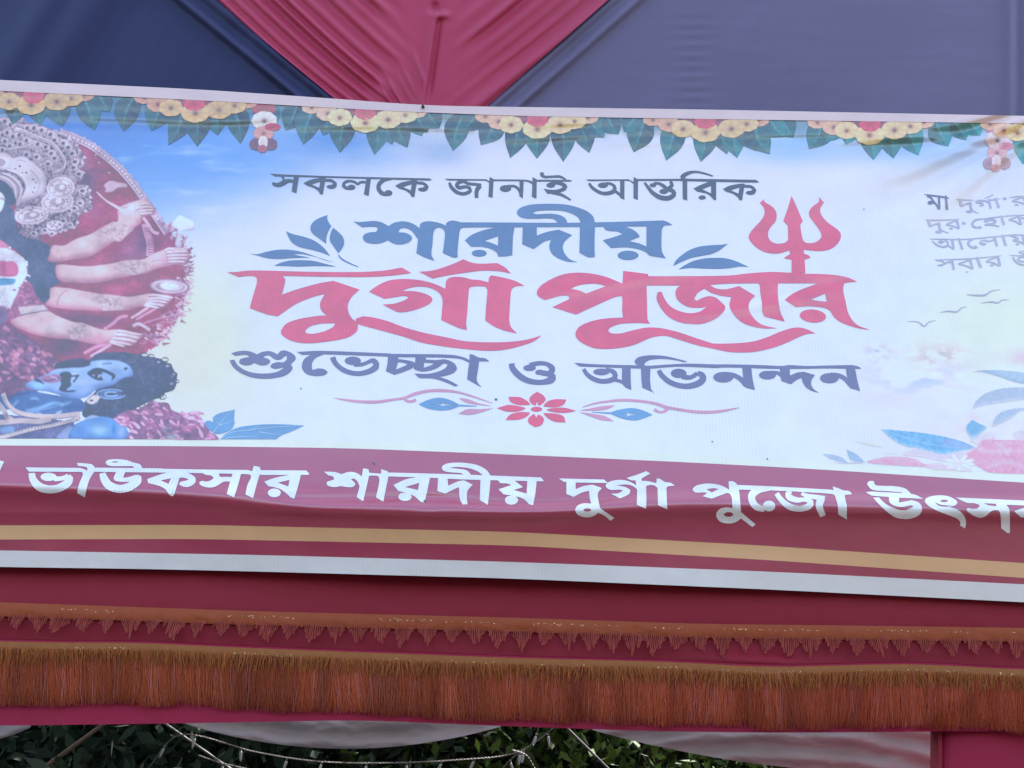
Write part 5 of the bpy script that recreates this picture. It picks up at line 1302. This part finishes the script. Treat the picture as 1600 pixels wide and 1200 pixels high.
paint(F7('700,230 860,190 1000,180 1110,190 1130,240 1050,270 900,275 720,285'), (88, 86, 112), .5)
for rx, c, w in ((22, (142, 178, 226), 2), (16, (100, 130, 186), 3), (10, (150, 186, 232), 2)):
    th = np.linspace(.2, 5.6, 26); line(np.stack([174 + rx * np.cos(th), 616 + rx * .33 * np.sin(th)], 1), w, c)
paint(F7('1080,700 1130,650 1180,620 1250,640 1230,690 1200,720 1140,735'), (212, 208, 216), .4, tex=.15); paint(ell(143, 626, 3, 1.6, 0, 10), (96, 88, 104))
# heap of pink petals
who = 3
paint(F7('1440,930 1540,830 1680,800 1760,780 1890,700 2000,710 2110,720 2150,800 2300,850 2440,820 2520,900 2560,970 2620,1040 2730,1180 1600,1180 1620,1050'), (140, 104, 138), .6, tex=.4)
for i in range(150):
    x, y = R2.uniform(182, 332), R2.uniform(630, 692)
    if WHO[int((y - AY0) * SS), min(int((x - AX0) * SS), AW * SS - 1)] == 3:
        a_ = R2.normal(28, 22); L = R2.uniform(3.5, 8)
        paint(ell(x, y, L, L * .36, a_, 14), [(206, 150, 188), (216, 168, 204), (186, 124, 166), (226, 186, 216), (166, 110, 150)][i % 5], .25)
        line(np.array([(x - L * .6 * math.cos(math.radians(a_)), y - L * .6 * math.sin(math.radians(a_))), (x + L * .6 * math.cos(math.radians(a_)), y + L * .6 * math.sin(math.radians(a_)))]) + (0, L * .3), .7, (140, 92, 128), .6, amask=False)
blob(262, 672, 9, 8, (96, 100, 122), .7); blob(268, 683, 9, 4, (170, 206, 214), .8)
# bring it onto the vinyl
ART[:] = np.where((WHO == 2)[..., None], ART * .97, ART)
softv = (fbm(GX / 26, GY / 20, 4) - .5)[..., None]; ART[:] = np.clip(ART * (1 + .38 * softv), 6, 252)
for k_ in range(3): ART[..., k_] = ART[..., k_] * .45 + blur(ART[..., k_], .5) * .55
art = ART.reshape(AH, SS, AW, SS, 3).mean((1, 3)); wh = WHO[::SS, ::SS]; al = ALP.reshape(AH, SS, AW, SS).mean((1, 3))
pxs = AX0 + np.arange(AW) + .25; pys = AY0 + np.arange(AH) + .25
PX, PY = np.meshgrid(pxs, pys)
inside = (PY > BORD(pxs)[None, :] - 3) & (PY < CR0(pxs)[None, :] + .4)
SHEEN_OFF = np.array((.085, .098, .125))
def grow(m):
    g_ = m.copy()
    for a in (0, 1):
        for s_ in (-2, -1, 1, 2): g_ |= np.roll(m, s_, a)
    return g_
def art_mesh(name, sel, label, mirror=None, lift=.0005, stepn=1):
    m = (al > .45) & inside & sel
    q = m[:-1:stepn, :-1:stepn] & m[stepn::stepn, stepn::stepn][:m[:-1:stepn, :-1:stepn].shape[0], :m[:-1:stepn, :-1:stepn].shape[1]] if 0 else None
    xx, yy, cc, mk = PX[::stepn, ::stepn], PY[::stepn, ::stepn], art[::stepn, ::stepn], m[::stepn, ::stepn]
    if mirror is not None: xx = mirror - xx
    fm = mk[:-1, :-1] & mk[1:, :-1] & mk[1:, 1:] & mk[:-1, 1:]
    F = grid_faces(*mk.shape)[fm.ravel()]
    if mirror is not None: F = F[:, ::-1]
    used = np.unique(F); mp = np.zeros(mk.size, int); mp[used] = np.arange(len(used))
    P = on_banner(xx.ravel()[used], yy.ravel()[used], lift)
    o = mesh_obj(name, P, mp[F], INK, banner, col=alb(np.clip(cc.reshape(-1, 3)[used], 8, 252), s=SHEEN_OFF))
    if label: o['label'] = label
    return o
art_mesh('printed_goddess', wh == 1, 'many-armed goddess in a lavender crown before a red halo, printed on the left')
art_mesh('printed_demon', grow(wh == 2), 'blue-faced demon with black curls lying below the goddess', lift=.0008)
art_mesh('printed_petals', grow(wh == 3), 'heap of pink petals beside the blue demon', lift=.0011)
art_mesh('printed_goddess', (wh == 1) & (PX > -10), 'left half of the goddess with her other arms', mirror=-19.5, stepn=3)

# ---- pale watercolour flowers at the lower right, the same way
AX0, AY0, AW, AH = 1252, 520, 400, 262
GX, GY = np.meshgrid(AX0 + np.arange(AW * SS) / SS, AY0 + np.arange(AH * SS) / SS)
ART = bg(GX, GY).astype(np.float32); ALP = np.zeros(ART.shape[:2], np.float32); WHO = np.zeros(ART.shape[:2], np.int8); who = 1
FW = FR(1260, 540, 4.7059)
def wash(s, c, soft=.7, op=.8, shade=None, tex=.12, vein=None):
    q = FW(s); paint(q, c, soft, op, shade=shade, sh=4, tex=tex)
    if vein: line(FW(vein, False), .9, (206, 222, 244), .6, .4, amask=False)
wash('1180,197! 1320,178 1480,182 1700,210! 1900,300! 1600,285 1400,225 1290,196', (146, 186, 216), shade=(120, 164, 204))
wash('1212,475! 1250,400 1340,340 1480,308 1900,310! 1900,380! 1600,400 1450,420 1300,445', (150, 180, 210), shade=(186, 204, 224))
wash('1362,605! 1385,530 1450,480 1600,455 1900,470! 1800,500 1600,480 1500,540', (146, 182, 212), shade=(184, 206, 226))
wash('840,740 950,720 1100,760 1250,790 1150,850 1000,850 860,820 700,800', (176, 192, 216), 2.0, .6)
wash('540,612! 680,622 860,640 1000,665 1140,700 1260,755! 1120,780 1000,800 860,765 720,740 630,690', (104, 176, 226), .6, .9, (160, 208, 240), .25, '600,630 800,700 1000,740 1230,755')
wash('980,690! 1100,690 1260,755! 1130,760 1020,740', (150, 176, 222), 1.0, .6)
wash('1220,540! 1270,570 1330,600 1290,640 1230,690 1180,640 1175,590', (110, 172, 214), .8, .9, (170, 204, 226))
wash('1200,690 1300,640 1400,640 1380,690 1280,730', (184, 204, 222), 1.5, .6); wash('1520,640 1580,620 1700,650 1640,690 1540,690', (176, 190, 208), 1.5, .6)
wash('110,795! 200,800 270,825 310,865! 220,850 160,825', (150, 186, 216), .7, .85); wash('295,760! 360,790 410,830 430,860! 340,850 305,810', (140, 180, 216), .7, .85); wash('160,860 300,855 440,850 530,805 480,830 400,870', (150, 186, 210), .8, .7)
wash('335,700 420,705 520,725 560,750 470,735', (206, 216, 214), 1.0, .7); wash('560,790 680,780 640,800', (206, 222, 230), 1.0, .6)
wash('440,860 560,820 680,815 800,830 870,870 960,895 700,885', (226, 172, 198), 1.2, .9, (206, 150, 182), .25)
wash('1160,830 1230,760 1260,740 1300,695 1450,690 1640,700 1900,720! 1900,960! 1600,945 1350,935 1260,890', (234, 164, 194), .9, .95, (214, 140, 174), .22)
for s_, c_ in (('1260,760 1400,780 1600,770', (240, 206, 222)), ('1300,830 1420,800 1600,820', (214, 160, 188)), ('1320,900 1450,860 1600,880', (238, 200, 220)), ('1400,720 1460,760 1500,830', (244, 214, 228)), ('1540,720 1520,780 1500,840', (212, 158, 186)), ('1440,830 1500,820 1560,840', (196, 140, 170)), ('1450,920 1500,900 1560,930', (196, 144, 172))): line(FW(s_, False), 4, c_, .6, 1.6, amask=False)
for k in range(60): paint(ell(R2.uniform(1525, 1600), R2.uniform(690, 740), R2.uniform(1, 3), R2.uniform(.8, 2), R2.uniform(0, 180), 8), [(244, 216, 230), (216, 162, 190), (236, 196, 214)][k % 3], .6, .5, amask=False)
wash('850,880 980,860 1100,900 1250,930 1000,925', (200, 190, 210), 1.5, .6)
for k in range(9):
    a_ = k * 2 * math.pi / 9 + .2; paint(ell(1499 + 15 * math.cos(a_), 724 + 6 * math.sin(a_), 11, 3.2, math.degrees(math.atan2(6 * math.sin(a_), 15 * math.cos(a_))), 14), (242, 234, 240), .4, shade=(214, 196, 212), sh=1.5)
paint(ell(1500, 724, 5, 2.5), (232, 214, 220), .5)
art = ART.reshape(AH, SS, AW, SS, 3).mean((1, 3)); wh = WHO[::SS, ::SS]; al = ALP.reshape(AH, SS, AW, SS).mean((1, 3))
pxs = AX0 + np.arange(AW) + .25; pys = AY0 + np.arange(AH) + .25
PX, PY = np.meshgrid(pxs, pys); inside = (PY > BORD(pxs)[None, :] - 3) & (PY < CR0(pxs)[None, :] + .4)
art_mesh('printed_watercolour', wh == 1, 'pale blue leaves and pink blossom printed in the lower right corner', lift=.0008)
# ================================================================ tie, inner drapes, poles, string lights, trees
IRON, _, _ = principled('dark_iron', .5, (.03, .03, .035))
p = on_banner(np.array([661.]), np.array([168.]), .004)[0]
mb = MB(); mb.add(*tube([p, p + (0, -.004, 0), p + (0, -.012, -.001)], [.004, .007, .005], 8)); mb.add(*tube([p + (0, .06, .0), p], .002, 6))
tag(mb.build('nail', IRON), 'small dark nail holding the banner hem under the crimson swag', 'nail')

def drape(xa, xb, depth, skew, y0, label, side=0):
    xs = np.linspace(xa, xb, 150); nr = 46
    u = np.linspace(0, 1, 150); v = np.linspace(0, 1, nr)[:, None]
    sag = depth(u); top = BOT(xs) - 26
    X = np.broadcast_to(xs, (nr, 150)); Y = top + (sag - top) * v
    d = 0.012 * np.sin((Y - BOT(X)) / 5.5 + skew * (u * 2 - 1) ** 2 * 7 + 2 * fbm(X / 60, Y / 20)) * smoothstep(0, .3, v) + .03 * fbm(X / 50, Y / 22)
    P = at(X, Y, y0 - d).reshape(-1, 3); Q = at(X, Y, y0 - d + .005).reshape(-1, 3); f = grid_faces(nr, 150); n = len(P)
    o = mesh_obj('white_drape', np.concatenate([P, Q]), np.concatenate([f, f[:, ::-1] + n]), WHT)
    return tag(o, label, 'drape', 'white swags inside the gate opening')
drape(285, 800, lambda u: 1128 + 42 * np.sin(np.pi * np.clip(u, 0, 1)) ** .8, 1, .75, 'white cloth swag inside the gate, the one hanging below the middle of the banner')
drape(925, 1475, lambda u: 1140 + 66 * np.sin(np.pi * np.clip(u * .62, 0, 1)) ** .9, -1, .7, 'white cloth swag inside the gate, wrinkled, beside the right gate post')
drape(-420, 48, lambda u: 1136 + 46 * np.sin(np.pi * u) ** .8, 1, .75, 'white cloth swag inside the gate at the left edge, only its end showing')

BAM, t, b = principled('weathered_bamboo', .6, (.20, .13, .08), .3)
tc = N(t, 'ShaderNodeTexCoord'); n_ = N(t, 'ShaderNodeTexNoise', Scale=30.0, Detail=4.0); cr = N(t, 'ShaderNodeValToRGB')
cr.color_ramp.elements[0].color = (.05, .035, .022, 1); cr.color_ramp.elements[1].color = (.14, .095, .06, 1)
t.links.new(tc.outputs['Object'], n_.inputs['Vector']); t.links.new(n_.outputs[0], cr.inputs[0]); t.links.new(cr.outputs[0], b.inputs['Base Color'])
STEEL, _, _ = principled('grey_conduit', .45, (.05, .05, .05), .5)
WIRE, _, _ = principled('twisted_cable', .5, (.065, .058, .055), .4)
BULB, t, b = principled('clear_plastic_bulb', .25, (.34, .34, .33), .5); b.inputs['Transmission Weight'].default_value = .35
def pole(name, a, b_, y, rad, mat, label, cat, knots=0):
    q = at(np.array([a[0], b_[0]]), np.array([a[1], b_[1]]), np.array([y, y]))
    tt = np.linspace(0, 1, 41)[:, None]; path = q[0] * (1 - tt) + q[1] * tt
    r = rad * (1 + (.16 * (np.abs((tt[:, 0] * knots) % 1 - .5) < .06) if knots else 0 * tt[:, 0]))
    mb = MB(); mb.add(*tube(path, r, 9)); return tag(mb.build(name, mat), label, cat)
pole('bamboo_pole', (205, 1100), (-260, 1440), 1.05, .0085, BAM, 'brown slanting bamboo pole under the left part of the gate', 'pole', 9)
pole('conduit_rod', (235, 1115), (560, 1340), 1.0, .005, STEEL, 'thin grey metal rod slanting down right inside the gate', 'rod')
pole('conduit_rod', (868, 1120), (1010, 1260), 1.0, .005, STEEL, 'thin grey metal rod slanting down near the middle of the gate', 'rod')
def string_light(pts, y, lab, nb, seed, droop=True):
    r = np.random.default_rng(seed)
    root = empty('string_light'); tag(root, lab, 'string light', 'string lights inside the gate')
    c = spline([(*q, False) for q in pts], False, 4.0)
    yy = y + .02 * np.sin(np.arange(len(c)) / 9)
    P = at(c[:, 0], c[:, 1], yy)
    # two wires twisted round each other
    s = np.concatenate([[0], np.cumsum(np.linalg.norm(np.diff(P, axis=0), axis=1))])
    fine = np.linspace(0, s[-1], int(s[-1] / .006) + 2); Pf = np.stack([np.interp(fine, s, P[:, k]) for k in range(3)], 1)
    mb = MB()
    for ph in (0, math.pi):
        w = fine / .028 * 2 * math.pi + ph
        mb.add(*tube(Pf + np.stack([0 * w, np.cos(w) * .0024, np.sin(w) * .0024], 1), .0016, 4))
    mb.build('cable', WIRE, root)
    for k in range(nb):
        i = int((k + .5 + r.uniform(-.25, .25)) / nb * len(Pf)); p = Pf[i]
        dv = np.array([r.uniform(-.5, .5), r.uniform(-.3, .3), -1.0]); dv /= np.linalg.norm(dv)
        m2 = MB(); m2.add(*tube(np.array([p + dv * q for q in (0, .012)]), .004, 6)); bo = m2.build('bulb_socket', WIRE, root)
        m2 = MB(); qs = np.array([0, .004, .014, .026, .034, .038]); rs = np.array([.004, .0052, .0056, .005, .0034, .001])
        m2.add(*tube(np.array([p + dv * (.012 + q) for q in qs]), rs, 8)); m2.build('bulb', BULB, bo)
string_light([(150, 1300), (232, 1200), (285, 1148), (400, 1175), (500, 1190), (620, 1192), (720, 1187), (800, 1178), (850, 1150), (880, 1120)], .95, 'twisted string light sagging across the gate below the middle white swag', 13, 3)
string_light([(310, 1180), (345, 1192), (400, 1205), (470, 1225), (600, 1235)], .93, 'short lower string light beside the grey rod', 5, 5)
string_light([(760, 1230), (800, 1185), (828, 1165), (845, 1130)], .91, 'string light climbing towards the gate top between the two larger white swags', 4, 8)
string_light([(800, 1172), (822, 1180), (838, 1205), (870, 1260)], .89, 'string light dropping right of the climbing one', 3, 11)

# ---- trees behind the gate
BARK, _, _ = principled('bark', .9, (.07, .05, .035), .2)
LEAF, t, b = principled('foliage', .7, (.05, .09, .03), .12)
at_ = N(t, 'ShaderNodeAttribute', attribute_name='Col'); t.links.new(at_.outputs['Color'], b.inputs['Base Color'])
tr = N(t, 'ShaderNodeBsdfTranslucent'); t.links.new(at_.outputs['Color'], tr.inputs[0]); ms = N(t, 'ShaderNodeMixShader'); ms.inputs[0].default_value = .10
t.links.new(b.outputs[0], ms.inputs[1]); t.links.new(tr.outputs[0], ms.inputs[2]); t.links.new(ms.outputs[0], t.nodes['Material Output'].inputs[0])
def tree(x, y, h, r, nleaf, leaf, tone, seed, label):
    g_ = np.random.default_rng(seed); root = empty('leafy_tree'); tag(root, label, 'tree', 'trees behind the gate')
    mb = MB(); zs = np.linspace(0, h * .8, 9)
    ax = np.stack([x + .12 * np.sin(zs * 1.3 + seed), y + .1 * np.cos(zs), zs], 1)
    mb.add(*tube(ax, np.linspace(.16, .04, 9), 9))
    tips = []
    for k in range(16):
        z0 = g_.uniform(.22, .78) * h; i = np.interp(z0, zs, np.arange(9)); base = np.array([np.interp(z0, zs, ax[:, 0]), np.interp(z0, zs, ax[:, 1]), z0])
        a = g_.uniform(0, 6.28); L = r * g_.uniform(.6, 1.0); e = base + np.array([math.cos(a) * L, math.sin(a) * L, L * g_.uniform(.1, .6)])
        mid = (base + e) / 2 + (0, 0, .1 * L); mb.add(*tube(np.array([base, mid, e]), [.045, .03, .01], 6)); tips += [e, mid, mid * .4 + e * .6]
    mb.build('trunk', BARK, root)
    tips = np.array(tips)
    c = tips[g_.integers(len(tips), size=nleaf)] + g_.normal(0, 1, (nleaf, 3)) * np.array([.42, .42, .34]) * r * .62
    c[:, 2] = np.maximum(c[:, 2], .5)
    d1 = g_.normal(0, 1, (nleaf, 3)); d1[:, 2] -= .5; d1 /= np.linalg.norm(d1, axis=1)[:, None]
    d2 = np.cross(d1, g_.normal(0, 1, (nleaf, 3))); d2 /= np.linalg.norm(d2, axis=1)[:, None]
    L = leaf * g_.uniform(.6, 1.3, nleaf)[:, None]
    V = np.stack([c - d1 * L, c - d1 * L * .1 + d2 * L * .42, c + d1 * L, c - d1 * L * .1 - d2 * L * .42], 1)
    col = np.array(tone) * .4 * g_.uniform(.5, 1.5, nleaf)[:, None]; col = np.repeat(col[:, None, :], 4, 1)
    mesh_obj('crown', V.reshape(-1, 3), np.arange(nleaf * 4).reshape(-1, 4), LEAF, root, smooth=False, col=col.reshape(-1, 3))
tree(-2.3, 3.4, 4.6, 1.9, 20000, .055, (.035, .065, .035), 1, 'dark broad-leaved tree behind the gate on the left')
tree(-.5, 5.2, 5.2, 2.2, 20000, .055, (.03, .05, .03), 2, 'shadowy tree behind the gate below the middle white swag')
tree(1.0, 4.2, 4.2, 1.8, 18000, .045, (.10, .17, .03), 3, 'lighter small-leaved tree behind the gate between the white swags')
tree(2.9, 5.5, 5.0, 2.3, 20000, .055, (.03, .05, .03), 4, 'dark tree behind the gate on the right, under the wrinkled swag')
tree(.4, 8.6, 6.5, 3.0, 16000, .17, (.025, .045, .025), 5, 'farthest tree behind the gate')
tree(-4.4, 7.2, 6.0, 3.0, 16000, .17, (.03, .05, .03), 6, 'far tree behind the gate at the left edge')
tree(5.0, 8.5, 6.0, 3.0, 16000, .17, (.03, .05, .03), 7, 'far tree behind the gate at the right')

tree(-2.4, 9.5, 6.5, 3.2, 16000, .18, (.025, .045, .025), 8, 'tall dark tree far behind the gate, left of centre')
tree(2.8, 10.5, 6.5, 3.2, 16000, .18, (.025, .045, .025), 9, 'tall dark tree far behind the gate, right of centre')
# give every Empty a place at the foot of its thing
bpy.context.view_layer.update()
for o in list(S.objects):
    if o.type == 'EMPTY' and o.children:
        lo_ = np.array([1e9] * 3); hi_ = -lo_
        for ch in o.children:
            bb = np.array([ch.matrix_world @ Vector(c) for c in ch.bound_box]); lo_ = np.minimum(lo_, bb.min(0)); hi_ = np.maximum(hi_, bb.max(0))
        loc = Vector(((lo_[0] + hi_[0]) / 2, (lo_[1] + hi_[1]) / 2, lo_[2]))
        o.location = loc
        for ch in o.children: ch.matrix_parent_inverse = Matrix.Translation(-loc)
